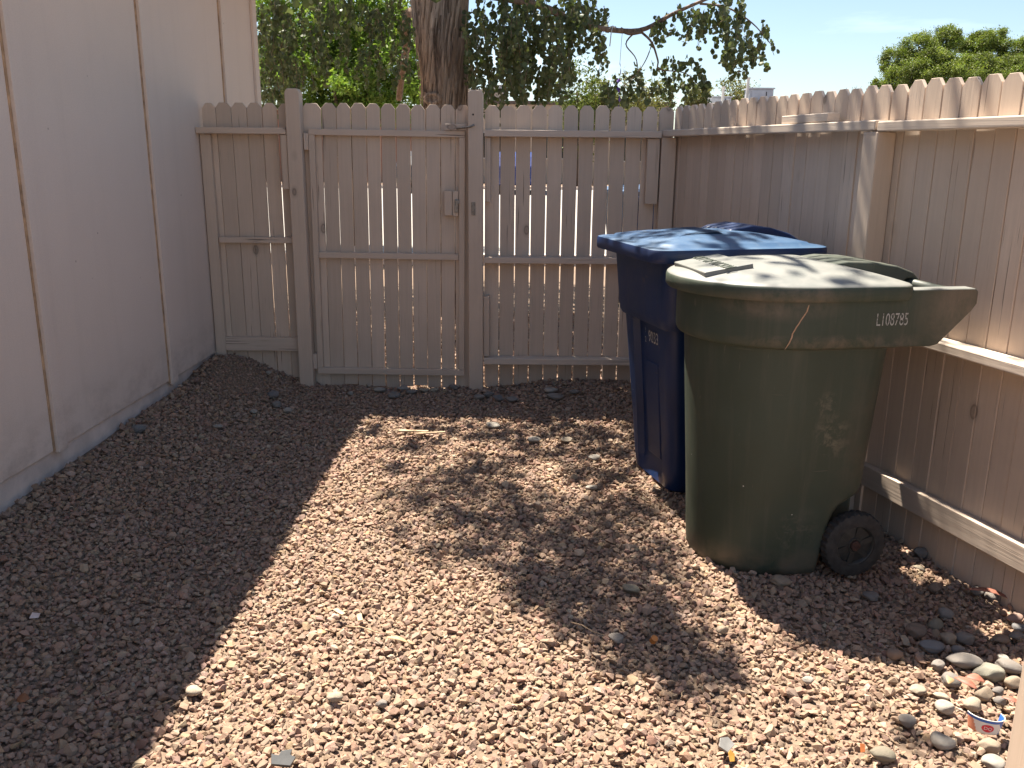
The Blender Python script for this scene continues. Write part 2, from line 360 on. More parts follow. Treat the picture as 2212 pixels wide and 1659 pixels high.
def seen(P, m=0.95):
    x, y = P[:,0], P[:,1]
    return (np.abs(x) < 0.62*y + m) & (x > wall_x(y)+0.012) & (x < fence_x(y)-0.005)
ANG = stone_variants(36, 13, RNG, 0.62); ANGF = stone_variants(20, 12, RNG, 0.42)
def patchy(P):                     # trodden places where the dirt shows between fewer stones
    x, y = P[:,0], P[:,1]
    f = np.sin(2.9*x+1.3*y+0.4) + np.sin(1.7*x-3.7*y+2.0) + 0.6*np.sin(7.1*x+5.3*y)
    spot = np.exp(-(((x-0.80)/0.33)**2 + ((y-2.15)/0.20)**2))*1.3 + np.exp(-(((x+1.75)/0.35)**2 + ((y-5.35)/0.35)**2))*4.0
    return np.clip(0.03 + 0.10*np.clip(f-0.9, 0, 2) + spot*0.20, 0, 0.75)
def gravel_material():
    q = NM('crushed_granite'); at_ = q.n('ShaderNodeAttribute'); at_.attribute_name = 'tint'; v = q.map((1,1,1))
    f = q.noise(v, 140, 4, 0.7); g = q.noise(v, 620, 2, 0.6)
    c = q.mix(q.ramp(f, [(0.3, 0.75), (0.7, 0.0)]), at_.outputs['Color'], (0.20, 0.145, 0.112), 'MIX')
    c = q.mix(0.45, at_.outputs['Color'], c); c = q.mix(q.ramp(g, [(0.66, 0.0), (0.74, 0.4)]), c, (0.42, 0.36, 0.32))
    return q.done(c, 0.9, q.bump(q.math('ADD', f, g), 0.45, 0.004), spec=0.25)
GRAVEL = gravel_material()
P1 = jgrid(-2.25, 2.6, 0.95, 5.72, 0.0185); P1 = P1[seen(P1)]; P1 = P1[RNG.random(len(P1)) > patchy(P1)*1.0]
r1 = np.clip(RNG.lognormal(math.log(0.0116), 0.24, len(P1)), 0.006, 0.026)
P2 = jgrid(-2.25, 2.6, 0.95, 5.70, 0.0228); P2 = P2[seen(P2)]; P2 = P2[RNG.random(len(P2)) > 0.12 + patchy(P2)*1.3]
r2 = np.clip(RNG.lognormal(math.log(0.0130), 0.24, len(P2)), 0.008, 0.026)
P3 = jgrid(-2.25, 2.6, 0.95, 5.70, 0.016); P3 = P3[seen(P3)]; P3 = P3[RNG.random(len(P3)) < patchy(P3)*1.5]
r3 = RNG.uniform(0.0035, 0.0085, len(P3))
edgeP = jgrid(-2.1, -1.80, 2.6, 5.5, 0.03); edgeP = edgeP[seen(edgeP) & (edgeP[:,0] < wall_x(edgeP[:,1])+0.09)]; edgeP = edgeP[RNG.random(len(edgeP)) < 0.6]
re = RNG.uniform(0.014, 0.026, len(edgeP))
PO = jgrid(-2.4, 2.6, 5.75, 8.6, 0.030); ro = np.clip(RNG.lognormal(math.log(0.016), 0.3, len(PO)), 0.008, 0.03)
parts = [scatter(P1, r1, 0.55, ANG, 0.25), scatter(P2, r2, 0.45, ANG+ANGF, 0.75), scatter(P3, r3, 0.8, ANG, 0.5), scatter(edgeP, re, 0.6, ANG, 0.9), scatter(PO, ro, 0.5, ANG, 0.35)]
VV, FF, CC, off = [], [], [], 0
for a, b_, c in parts: VV.append(a); FF.append(b_+off); CC.append(c); off += len(a)
tag(raw_mesh('gravel', np.concatenate(VV), np.concatenate(FF), GRAVEL, colors=np.concatenate(CC)),
    'pinkish tan crushed rock covering the whole yard floor', 'gravel', kind='stuff')

# ------------------------------------------------------------------ house wall on the left
HZ = -math.atan(0.0345)
house = thing('house', 'tan sided house wall with vertical battens along the left of the yard', 'house', (-1.944, 5.7, 0), HZ)
b = MB(); b.box(-5.0, 0, -9.0, 1.2, 0.207, 2.95); b.build('wall', SIDING, house, bevel=0.004)
b = MB(); b.box(-4.98, 0.004-0.018, -8.98, 1.18, -0.3, 0.204); b.build('foundation', CONCRETE, house)
for yb in (-5.715, -4.495, -3.255, -2.01, -0.775, 0.46):
    z0 = 0.205 + (-0.006 if yb != -0.775 else -0.02)
    b = MB(); b.box(0.001, 0.019, yb+0.008, yb+0.085, z0, 2.72); bt = b.build('batten', SIDING, house, bevel=0.002)
    b = MB(); b.box(-0.002, 0.0045, yb-0.006, yb+0.0075, z0+0.01, 2.72); b.build('joint_strip', JOINT, bt)
b = MB(); b.box(0.001, 0.021, 1.115, 1.202, 0.20, 2.72); b.build('corner_board', SIDING, house, bevel=0.002)
rf = MB(); ov, zt = 0.370, 2.90; slope = 0.33
ov2 = ov + 0.125
rf.add([(ov2,-9.4,zt-0.02),(ov,1.6,zt-0.02),(ov,1.6,zt+0.04),(ov2,-9.4,zt+0.04),(-5.2,-9.4,zt-0.02+slope*5.7),(-5.2,1.6,zt-0.02+slope*5.7),(-5.2,1.6,zt+0.04+slope*5.7),(-5.2,-9.4,zt+0.04+slope*5.7)],
       [(0,1,2,3),(7,6,5,4),(0,3,7,4),(1,5,6,2),(3,2,6,7),(0,4,5,1)])
roof = rf.build('roof', ROOF, house)
b = MB(); b.box(ov-0.045, ov-0.004, -9.4, 1.6, zt-0.18, zt-0.022); b.build('fascia', SIDING, roof)
b = MB(); b.box(0.023, ov-0.05, -9.4, 1.6, zt-0.19, zt-0.175); b.build('soffit', SIDING, roof)

# ------------------------------------------------------------------ fences
def picket_poly(x0, x1, z0, z1, c=0.022):
    return [(x0, z0), (x1, z0), (x1, z1-c*1.25), (x1-c, z1), (x0+c, z1), (x0, z1-c*1.25)]
def pickets(mb, xs, z0, ztop, y0=0.0, y1=0.016, rnd=random.Random(3), jit=0.004, dj=0.0015):
    for (x0, x1) in xs:
        dy = rnd.uniform(-dj, dj); tl = rnd.uniform(-0.0015, 0.0015)
        zt = ztop + rnd.uniform(-jit, jit); c = rnd.uniform(0.021, 0.027)
        mb.prism(picket_poly(x0, x1, z0 + rnd.uniform(-0.012, 0.012), zt, c), y0+dy, y1+dy, rot=Matrix.Rotation(tl, 3, 'Y'), pivot=((x0+x1)/2, 0, 0.9))
FY = 5.70
# left panel between house and hinge post: local x = world X, local y = world Y - FY
lp = thing('fence', 'narrow painted picket fence panel between house wall and hinge post', 'fence', (0, FY, 0))
b = MB(); xs = []; x = -1.925
for wd, gp in ((0.083,.004),(0.092,.003),(0.092,.004),(0.090,.005),(0.088,.007),(0.090,0)):
    xs.append((x, x+wd)); x += wd+gp
pickets(b, xs, 0.03, 1.775); b.build('picket_panel', FENCE, lp, bevel=0.0015, seg=1)
b = MB(); b.box(-1.945, -1.395, -0.090, -0.003, 1.592, 1.630); b.build('rail', RAIL, lp, bevel=0.003)
b = MB(); b.box(-1.865, -1.385, -0.042, -0.003, 0.925, 0.962); b.build('rail', RAIL, lp, bevel=0.003)
b = MB(); b.box(-1.872, -1.380, -0.040, -0.003, 0.225, 0.313); b.build('rail', RAIL, lp, bevel=0.003)
b = MB(); b.box(-1.937, -1.872, -0.043, -0.003, 0.16, 1.589); b.build('nailer', FENCE, lp, bevel=0.003)
b = MB(); b.box(-1.431, -1.393, -0.080, -0.003, 1.262, 1.589); b.build('block', FENCE, lp, bevel=0.003)
b = MB(); b.prism([(-1.390,-0.3),(-1.300,-0.3),(-1.300,1.838),(-1.315,1.858),(-1.375,1.858),(-1.390,1.838)], -0.092, -0.002); b.build('post', FENCE, lp, bevel=0.005)
# right panel between latch post and corner
rp_ = thing('fence', 'wide painted picket fence panel with bright gaps between latch post and corner', 'fence', (0, FY, 0))
b = MB(); xs = []; x = -0.183; rnd = random.Random(5)
for gp in (.006,.006,.008,.007,.008,.011,.008,.011,.009,.007,.008,.003,0):
    wd = 0.0972-gp+rnd.uniform(-.001,.001) if gp else 0.075
    xs.append((x, x+wd)); x += wd+gp
xs = [q_ for q_ in xs if q_[0] < 0.97]
pickets(b, xs, -0.04, 1.775); b.build('picket_panel', FENCE, rp_, bevel=0.0015, seg=1)
b = MB(); b.box(-0.182, 0.900, -0.090, -0.003, 1.588, 1.628); b.build('rail', RAIL, rp_, bevel=0.003)
b = MB(); b.box(-0.186, 0.910, -0.085, -0.003, 0.815, 0.853); b.build('rail', RAIL, rp_, bevel=0.003)
b = MB(); b.box(-0.186, 0.910, -0.088, -0.003, 0.158, 0.198); b.build('rail', RAILOLD, rp_, bevel=0.003)
for (x0, x1, z0, z1) in ((-0.180,-0.144,1.195,1.585), (-0.188,-0.150,0.205,0.600), (0.820,0.897,1.190,1.585)):
    b = MB(); b.box(x0, x1, -0.062, -0.003, z0, z1); b.build('block', FENCE, rp_, bevel=0.003)
b = MB(); b.box(0.905, 0.995, -0.075, -0.002, -0.2, 1.592); b.build('corner_post', FENCE, rp_, bevel=0.004)
b = MB(); b.prism([(-0.282,-0.3),(-0.190,-0.3),(-0.190,1.842),(-0.205,1.858),(-0.267,1.858),(-0.282,1.842)], -0.092, -0.002); lpost = b.build('post', FENCE, rp_, bevel=0.005)
b = MB(); b.box(-0.262, -0.238, -0.100, -0.0925, 1.115, 1.195); b.box(-0.256, -0.246, -0.112, -0.1, 1.13, 1.18); b.build('strike', STEEL, lpost, bevel=0.002)
b = MB(); b.tube([(-0.250,-0.0915,1.716),(-0.250,-0.0945,1.716)], 0.006, 10); b.build('hole', RUBBER, lpost)
# gate (hung on the left post, sagging slightly to the right)
gt = thing('gate', 'closed painted picket gate with rectangular frame and small latch box', 'gate', (-1.300, FY, 0))
gt.rotation_euler = (0, R(0.45), 0)
b = MB(); xs = []; x = 0.005; rnd = random.Random(9)
for gp in (.003,.004,.006,.0045,.008,.005,.007,.004,.0065,.007,0):
    wd = 0.0922-gp+rnd.uniform(-.001,.001); xs.append((x if x > 0.01 else -0.024, x+wd)); x += wd+gp
pickets(b, xs, -0.015, 1.782); b.build('picket_panel', FENCE, gt, bevel=0.0015, seg=1)
b = MB(); b.box(0.020, 0.985, -0.040, -0.003, 1.590, 1.627); b.build('rail', RAIL, gt, bevel=0.002)
b = MB(); b.box(0.057, 0.945, -0.038, -0.003, 0.835, 0.872); b.build('rail', RAIL, gt, bevel=0.002)
b = MB(); b.box(0.020, 0.985, -0.040, -0.003, 0.075, 0.113); b.build('rail', RAIL, gt, bevel=0.002)
b = MB(); b.box(0.020, 0.056, -0.039, -0.003, 0.114, 1.589); b.build('stile', FENCE, gt, bevel=0.002)
b = MB(); b.box(0.948, 0.985, -0.039, -0.003, 0.114, 1.589); b.build('stile', FENCE, gt, bevel=0.002)
b = MB(); b.box(0.002, 0.019, -0.050, -0.010, 1.50, 1.60); b.tube([(-0.002,-0.05,1.50),(-0.002,-0.05,1.60)], 0.007, 8); b.build('hinge', RAIL, gt, bevel=0.002)
b = MB(); b.box(0.002, 0.019, -0.050, -0.010, 0.11, 0.21); b.tube([(-0.002,-0.05,0.11),(-0.002,-0.05,0.21)], 0.007, 8); b.build('hinge', RAIL, gt, bevel=0.002)
b = MB(); b.box(0.862, 0.994, -0.060, -0.042, 1.632, 1.668); b.build('latch_board', RAIL, gt, bevel=0.003)
b = MB(); b.tube([(0.935,-0.066,1.640),(0.965,-0.070,1.646),(1.02,-0.098,1.652),(1.045,-0.100,1.664)], 0.006, 8); b.build('hook', STEEL, gt, smooth=True)
b = MB(); b.box(0.856, 0.906, -0.050, -0.018, 1.115, 1.268); b.box(0.908, 0.944, -0.044, -0.018, 1.112, 1.266); lb = b.build('latch_box', FENCE, gt, bevel=0.003)
b = MB(); b.box(0.922, 0.943, -0.056, -0.0445, 1.135, 1.215); b.box(0.925, 0.952, -0.062, -0.056, 1.188, 1.212); b.build('latch_bolt', STEEL, lb, bevel=0.002)
# right side fence, runs from the corner towards the camera: local x = distance from corner, local -y = towards the yard
FD = Vector((0.277, -0.961, 0)).normalized(); fa = math.atan2(FD.y, FD.x)
rs = thing('fence', 'long painted picket fence along the right side with stepped rails', 'fence', (0.99, 5.70, 0), fa)
# local y for yard side: rotate (0,-1) by fa -> check sign
_yard = Vector((-0.961, -0.277, 0)); _ly = Vector((-math.sin(fa), math.cos(fa), 0)); SG = 1 if _ly.dot(_yard) > 0 else -1
def sy(a, b_): return (min(a*SG, b_*SG), max(a*SG, b_*SG))
b = MB(); xs = []; x = 0.004; rnd = random.Random(21)
while x < 4.15:
    gp = rnd.uniform(0.0030, 0.0065); wd = 0.0945-gp+rnd.uniform(-.0012, .0012); xs.append((x, x+wd)); x += wd+gp
y0, y1 = sy(0.0, -0.016)
pickets(b, xs, -0.10, 1.780, y0, y1, random.Random(8), 0.006, 0.003); b.build('picket_panel', FENCE, rs, bevel=0.0012, seg=1)
def rbox(name, mat, x0, x1, o0, o1, z0, z1, bev=0.003, rot=None):
    y0, y1 = sy(o0, o1); b = MB(); b.box(x0, x1, y0, y1, z0, z1, rot=rot); return b.build(name, mat, rs, bevel=bev)
rbox('rail', RAILOLD, 0.030, 2.020, 0.003, 0.095, 1.597, 1.636, 0.005)
rbox('rail', RAILOLD, 2.030, 4.15, 0.003, 0.092, 1.592, 1.630, 0.005)
rbox('rail', RAILOLD, 2.045, 4.15, 0.003, 0.092, 0.784, 0.822, 0.005)
rbox('rail', RAIL, 0.10, 1.940, 0.003, 0.090, 0.790, 0.828)
rbox('rail', RAIL, 2.045, 4.15, 0.003, 0.042, 0.098, 0.192)
rbox('rail', RAIL, 0.10, 1.940, 0.003, 0.042, 0.098, 0.192)
rbox('post', FENCE, 1.948, 2.040, 0.003, 0.092, -0.3, 1.590, 0.004)
# plank lying on the rail
pk = MB(); y0, y1 = 0.012, 0.088
pk.box(-0.19, 0.19, -0.019, 0.019, -0.019, 0.019)
pl = pk.build('plank', RAILOLD, bevel=0.003)
pp = Vector((0.99, 5.70, 0)) + FD*1.50 + Vector((-0.961,-0.277,0))*0.052
pl.location = (pp.x, pp.y, 1.657); pl.rotation_euler = (0, R(-0.3), fa - R(2)); pl.scale = (1, 1.7, 1)
tag(pl, 'short loose plank resting on top rail of the right side fence', 'plank')
# door jamb close to the camera at the lower right
b = MB(); b.box(0, 0.060, -0.089, 0, -0.05, 1.6); pj = b.build('post', FENCE, bevel=0.003); pj.location = (1.043, 1.60, 0)
tag(pj, 'tan wooden post edge close by at the lower right corner', 'post')

# ------------------------------------------------------------------ carts
def text_mesh(s, size, extrude=0.0):
    cu = bpy.data.curves.new('txt', 'FONT'); cu.body = s; cu.size = size; cu.extrude = extrude; cu.align_x = 'CENTER'; cu.align_y = 'CENTER'; cu.resolution_u = 3
    o = bpy.data.objects.new('txt', cu); COL.objects.link(o); dg = bpy.context.evaluated_depsgraph_get()
    me = bpy.data.meshes.new_from_object(o.evaluated_get(dg)); V = [v.co.copy() for v in me.vertices]; F = [tuple(p.vertices) for p in me.polygons]
    bpy.data.objects.remove(o); bpy.data.curves.remove(cu); bpy.data.meshes.remove(me); return V, F
def put_text(name, s, size, mat, parent, origin, ex, ey, en, extrude=0.0, sx=1.0):
    V, F = text_mesh(s, size, extrude); ex, ey, en, origin = map(Vector, (ex, ey, en, origin))
    b = MB(); b.add([origin + ex*p.x*sx + ey*p.y + en*p.z for p in V], F)
    me = bpy.data.meshes.new(name); me.from_pydata(b.v, [], b.f); me.update(); o = bpy.data.objects.new(name, me); COL.objects.link(o)
    me.materials.append(mat); o.parent = parent; me.shade_flat(); return o
def dplan(rx, ry, xb, rc, z, nf=36, inset=0.0):
    """round front (towards -x), straight sides, rounded back corners"""
    pts = []
    for i in range(nf+1):
        t = math.pi/2 + math.pi*i/nf; pts.append((rx*math.cos(t), ry*math.sin(t)))
    for i in range(1, 6): pts.append(((xb-rc)*i/5, -ry))
    for i in range(1, 6):
        t = -math.pi/2 + math.pi/2*i/5; pts.append((xb-rc+rc*math.cos(t), -ry+rc+rc*math.sin(t)))
    for i in range(1, 6): pts.append((xb, -ry+rc+(2*ry-2*rc)*i/5))
    for i in range(1, 6):
        t = math.pi/2*i/5; pts.append((xb-rc+rc*math.cos(t), ry-rc+rc*math.sin(t)))
    for i in range(1, 5): pts.append(((xb-rc)*(1-i/5), ry))
    return [(x, y, z) for x, y in pts]
def make_wheel(parent, x, y, z, r, w, side):
    rings = []
    wl = bpy.data.objects.new('wheel', None); COL.objects.link(wl); wl.parent = parent; wl.location = (x, y, z); wl.empty_display_size = 0.05
    N = 120
    prof = [(0.60, -0.5), (0.66, -0.5), (0.86, -0.52), (0.97, -0.42), (1.0, -0.2), (1.0, 0.2), (0.97, 0.42), (0.86, 0.52), (0.66, 0.5), (0.60, 0.5)]
    for i in range(N):
        t = 2*math.pi*i/N; rr = []
        for k, (pr, pw) in enumerate(prof):
            lug = 0.965 if (i % 4 in (0, 1)) and k in (3, 4, 5, 6) else 1.0
            rr.append((pr*r*lug*math.cos(t), pw*w, pr*r*lug*math.sin(t)))
        rings.append(rr)
    n = len(prof); b = MB(); vs = [p for q_ in rings for p in q_]
    b.add(vs, [(i*n+k, ((i+1) % N)*n+k, ((i+1) % N)*n+(k+1) % n, i*n+(k+1) % n) for i in range(N) for k in range(n)])
    ty = b.build('tyre', RUBBER, wl, smooth='auto', angle=30)
    b = MB(); lathe = [(0.0, 0.30), (0.16, 0.30), (0.17, 0.40), (0.22, 0.40), (0.24, 0.33), (0.53, 0.25), (0.57, 0.40), (0.62, 0.44), (0.62, -0.44), (0.0, -0.3)]
    M_ = 40; vs = []; 
    for i in range(M_):
        t = 2*math.pi*i/M_
        for pr, pw in lathe: vs.append((max(pr, 0.002)*r*math.cos(t), side*pw*w, max(pr, 0.002)*r*math.sin(t)))
    n = len(lathe)
    b.add(vs, [(i*n+k, ((i+1) % M_)*n+k, ((i+1) % M_)*n+k+1, i*n+k+1) for i in range(M_) for k in range(n-1)])
    for k in range(6):
        a = math.pi/3*k + 0.3; rot = Matrix.Rotation(-a, 3, 'Y')
        y0, y1 = sorted((side*0.20*w, side*0.355*w)); b.box(0.20*r, 0.56*r, y0, y1, -0.085*r, 0.085*r, rot=rot, pivot=(0, 0, 0))
    b.build('rim', RIMBLACK, wl, smooth='auto', angle=30)
    b = MB(); b.tube([(0, side*0.31*w, 0), (0, side*0.50*w, 0), (0, side*0.54*w, 0)], [0.15*r, 0.15*r, 0.10*r], 20); b.build('axle_cap', RUST, wl, smooth='auto')
    return wl

def make_green():
    g = thing('wheeled_bin', 'large round green wheeled trash bin with dusty domed lid beside right fence', 'trash bin', (0.98, 3.29, -0.035), R(10))
    # body: below the collar, the rear cut away low down for the wheels
    rings = []
    for z, ry, xb, rc in ((0.0,.250,.118,.02),(0.012,.266,.126,.02),(0.04,.272,.130,.02),(0.12,.277,.140,.02),(0.20,.281,.152,.02),(0.245,.284,.166,.022),(0.275,.286,.190,.03),(0.296,.287,.235,.05),(0.31,.288,.285,.09),(0.34,.290,.300,.10),(0.5,.301,.305,.10),(0.7,.315,.312,.10),(0.88,.327,.320,.10),(0.95,.330,.320,.10)):
        rings.append(dplan(ry, ry, xb, rc, z))
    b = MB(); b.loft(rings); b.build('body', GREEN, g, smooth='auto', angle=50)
    b = MB(); b.box(0.10, 0.30, -0.17, 0.17, 0.05, 0.30); b.box(0.235, 0.265, -0.30, 0.30, 0.122, 0.148); b.build('axle_bracket', GREEN, g, bevel=0.012)
    rings = []
    for z, ry, xb in ((0.868,.326,.320),(0.862,.340,.325),(0.866,.352,.330),(0.876,.358,.335),(0.905,.360,.338),(1.0,.361,.34),(1.055,.361,.34),(1.062,.359,.34),(1.062,.335,.32)):
        rings.append(dplan(ry, ry, xb, 0.06, z))
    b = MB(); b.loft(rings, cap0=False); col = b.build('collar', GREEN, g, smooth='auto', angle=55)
    prof = [(0.20,0.868),(0.415,0.868),(0.440,0.874),(0.555,0.985),(0.572,1.010),(0.572,1.052),(0.560,1.062),(0.20,1.062)]
    for s in (-1, 1):
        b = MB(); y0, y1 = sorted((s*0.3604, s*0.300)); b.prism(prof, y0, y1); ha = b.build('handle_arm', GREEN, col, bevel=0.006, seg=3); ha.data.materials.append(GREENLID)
        for p_ in ha.data.polygons:
            if p_.normal.z > 0.8: p_.material_index = 1  # paler up-facing sides paint in the sunlight on the arm tops
    b = MB(); b.tube([(0.490,-0.30,1.040),(0.490,0.30,1.040)], 0.021, 16); b.build('handle_bar', GREENRIB, col, smooth=True)
    # split, scuffs, number
    b = MB(); pts = []
    rnd = random.Random(4)
    for i in range(15):
        t = i/14; ang = -math.pi/2 - 0.145 - 0.19*t + 0.012*math.sin(t*9.0) + rnd.uniform(-.006,.006); z = 1.018 - 0.150*t; r_ = 0.3622 if t < 0.9 else 0.3612
        wd = (0.0065 if 0.05 < t < 0.9 else 0.003)
        pts.append(((r_*math.cos(ang-wd), r_*math.sin(ang-wd), z), (r_*math.cos(ang+wd), r_*math.sin(ang+wd), z)))
    b.add([p for q_ in pts for p in q_], [(2*i, 2*i+1, 2*i+3, 2*i+2) for i in range(14)])
    b.build('split', CRACK, col)
    put_text('serial_number', 'L108785', 0.060, MARK, col, (0.255, -0.3632, 0.962), (1,0,0), (0,0,1), (0,-1,0), 0.0, 0.58)
    # lid
    def lidring(k, z): return dplan(0.408*k, 0.385*k, 0.335*k, 0.065*k, z)
    rings = [lidring(0.93, 1.030), lidring(0.985, 1.028), lidring(1.0, 1.036), lidring(1.0, 1.066), lidring(0.992, 1.075), lidring(0.975, 1.080)]
    for k in (0.93, 0.85, 0.75, 0.62, 0.48, 0.32, 0.16, 0.03): rings.append(lidring(k, 1.080 + 0.052*(1-(k/0.975)**2)))
    b = MB(); b.loft(rings); lid = b.build('lid', GREENLID, g, smooth='auto', angle=45)
    lid.data.materials.append(GREEN)
    for p in lid.data.polygons:
        if p.center.z < 1.073 and abs(p.normal.z) < 0.8: p.material_index = 1
    # finger grip ribs at the back
    for k, yc in enumerate((-0.085, -0.015, 0.055, 0.125)):
        pr = [(0.08,1.095),(0.15,1.118),(0.22,1.126),(0.32,1.122),(0.42,1.108),(0.485,1.085),(0.515,1.058),(0.512,1.035),(0.49,1.062),(0.46,1.062),(0.44,1.040),(0.33,1.040)]
        b = MB(); b.prism(pr, yc-0.027, yc+0.027); b.build('grip_rib', GREENRIB, lid, bevel=0.010, seg=3)
    # plate with raised lettering on the lid (read from the front of the bin)
    zc = 1.080 + 0.052*(1-(0.56)**2) + 0.004
    rot = Matrix.Rotation(R(-9), 3, 'Y')
    b = MB(); b.box(-0.345, -0.165, -0.155, 0.155, 1.094, 1.116, rot=rot); pt = b.build('name_plate', GREENLID, lid, bevel=0.004)
    tl = -math.sin(R(9))
    put_text('raised_lettering', 'CITY OF TUCSON', 0.060, GREEN, pt, (-0.255, 0, 1.1168), (0,-1,0), (math.cos(R(9)),0,0.156), (-0.156,0,math.cos(R(9))), 0.0012, 0.68)
    make_wheel(g, 0.250, -0.285, 0.127, 0.124, 0.056, -1); make_wheel(g, 0.250, 0.285, 0.127, 0.124, 0.056, 1)
    g.scale = (1, 1, 1.03)
    return g
green = make_green()

def rplan(hx0, hx1, hy, rc, z, notch=0.0, ny=0.13):
    """rounded rectangle from x=-hx0 to hx1, y = +-hy, with a notch of given depth in the front face (x=-hx0)"""
    pts = []
    def arc(cx_, cy_, a0_, a1_, n=7):
        for i in range(n):
            t = a0_ + (a1_-a0_)*i/(n-1); pts.append((cx_+rc*math.cos(t), cy_+rc*math.sin(t)))
    arc(-hx0+rc, hy-rc, math.pi/2, math.pi)
    pts.append((-hx0, ny+0.012)); pts.append((-hx0+notch, ny))
    for i in range(1, 4): pts.append((-hx0+notch, ny-2*ny*i/4))
    pts.append((-hx0+notch, -ny)); pts.append((-hx0, -ny-0.012))
    arc(-hx0+rc, -hy+rc, math.pi, 1.5*math.pi)
    for i in range(1, 6): pts.append((-hx0+rc+(hx0+hx1-2*rc)*i/6, -hy))
    arc(hx1-rc, -hy+rc, 1.5*math.pi, 2*math.pi)
    for i in range(1, 6): pts.append((hx1, -hy+rc+(2*hy-2*rc)*i/6))
    arc(hx1-rc, hy-rc, 0, math.pi/2)
    for i in range(1, 6): pts.append((hx1-rc-(hx0+hx1-2*rc)*i/6, hy))
    return [(x, y, z) for x, y in pts]
def make_blue(loc, rz, label):
    g = thing('wheeled_bin', label, 'recycling bin', loc, rz, 'blue wheeled bins')
    rings = []
    for z, x0, x1, hy, nt_ in ((0.0,.215,.20,.205,.0),(0.015,.235,.20,.220,.0),(0.05,.240,.21,.224,.012),(0.09,.245,.22,.228,.030),(0.30,.262,.26,.240,.032),(0.55,.285,.275,.258,.032),(0.74,.302,.285,.272,.032),(0.785,.306,.287,.275,.030),(0.80,.308,.288,.277,.0)):
        rings.append(rplan(x0, x1, hy, 0.055, z, nt_))
    b = MB(); b.loft(rings, cap1=False); b.build('body', BLUE, g, smooth='auto', angle=40)
    rings = []
    for z, x0, x1, hy in ((0.775,.300,.29,.276),(0.778,.320,.30,.290),(0.80,.330,.305,.298),(0.83,.334,.308,.300),(1.0,.348,.32,.312),(1.085,.355,.325,.318)):
        rings.append(rplan(x0, x1, hy, 0.065, z, 0.0))
    b = MB(); b.loft(rings, cap0=False); col = b.build('collar', BLUE, g, smooth='auto', angle=40)
    b = MB(); b.prism([(-.224,.12),(-.262,.58),(-.24,.58),(-.20,.12)], -0.072, 0.072); b.build('front_rib', BLUE, g, bevel=0.005)
    # lid with raised middle
    def lr(k, z, e=0.0): return rplan(0.435*k, 0.395*k, 0.372*k, 0.075*k, z)
    rings = [lr(0.93, 1.084), lr(0.99, 1.080), lr(1.0, 1.088), lr(1.0, 1.125), lr(0.992, 1.134), lr(0.97, 1.137), lr(0.86, 1.140), lr(0.835, 1.150)]
    for k in (0.78, 0.68, 0.56, 0.42, 0.28, 0.14, 0.03): rings.append(lr(k, 1.150 + 0.036*(1-(k/0.835)**2)))
    b = MB(); b.loft(rings); lid = b.build('lid', BLUELID, g, smooth='auto', angle=50)
    lid.data.materials.append(BLUE)
    for p in lid.data.polygons:
        if p.center.z < 1.130: p.material_index = 1
    for yc in (-0.02, 0.05, 0.12, 0.19):
        pr = [(0.0,1.150),(0.08,1.188),(0.18,1.204),(0.28,1.193),(0.38,1.165),(0.46,1.120),(0.45,1.09),(0.38,1.10),(0.05,1.13)]
        b = MB(); b.prism(pr, yc-0.027, yc+0.027); b.build('grip_rib', BLUE, lid, bevel=0.010, seg=3)
    for s in (-1, 1):
        b = MB(); y0, y1 = sorted((s*0.300, s*0.235)); b.prism([(0.26,0.90),(0.40,0.98),(0.475,1.04),(0.475,1.088),(0.26,1.088)], y0, y1); b.build('handle_arm', BLUE, col, bevel=0.010, seg=3)
    b = MB(); b.tube([(0.44,-0.24,1.062),(0.44,0.24,1.062)], 0.019, 14); b.build('handle_bar', BLUE, col, smooth=True)
    make_wheel(g, 0.215, -0.245, 0.124, 0.122, 0.05, -1); make_wheel(g, 0.215, 0.245, 0.124, 0.122, 0.05, 1)
    # stamped number on the recessed front
    put_text('serial_number', '9033', 0.078, MARK, g, (-0.2755, -0.040, 0.70), (0,-1,0), (-0.09,0,1), (-1,0,0), 0.0, 0.72)
    put_text('size_mark', '1', 0.036, MARK, g, (-0.2775, 0.048, 0.722), (0,-1,0), (-0.09,0,1), (-1,0,0), 0.0, 0.8)
    put_text('size_mark', '2', 0.036, MARK, g, (-0.2745, 0.048, 0.678), (0,-1,0), (-0.09,0,1), (-1,0,0), 0.0, 0.8)
    return g
blue = make_blue((0.900, 4.08, -0.02), R(15), 'dark blue wheeled recycling bin standing behind the green bin')
blue2 = copy_tree(blue); blue2.location = (1.32, 9.3, 0); blue2.rotation_euler = (0, 0, R(-70))
blue2['label'] = 'blue bin outside the yard, seen only through gaps in the right picket panel'

# ------------------------------------------------------------------ vegetation
def leaf_material(name, col, transl, rough=0.5):
    q = NM(name); at_ = q.n('ShaderNodeAttribute'); at_.attribute_name = 'tint'
    c = q.mix(1.0, at_.outputs['Color'], col, 'MULTIPLY'); q.l(c, q.b.inputs['Base Color'])
    q.b.inputs['Roughness'].default_value = rough; q.b.inputs['Specular IOR Level'].default_value = 0.2
    tr = q.n('ShaderNodeBsdfTranslucent'); q.l(q.mix(1.0, c, (0.9, 1.0, 0.45), 'MULTIPLY'), tr.inputs['Color'])
    ms = q.n('ShaderNodeMixShader'); ms.inputs[0].default_value = transl; q.l(q.b.outputs[0], ms.inputs[1]); q.l(tr.outputs[0], ms.inputs[2])
    q.l(ms.outputs[0], q.t.nodes['Material Output'].inputs['Surface']); return q.m
EUCA = leaf_material('silver_dollar_leaves', (0.112, 0.138, 0.074), 0.28, 0.5)
LIME = leaf_material('light_green_leaves', (0.160, 0.240, 0.058), 0.45)
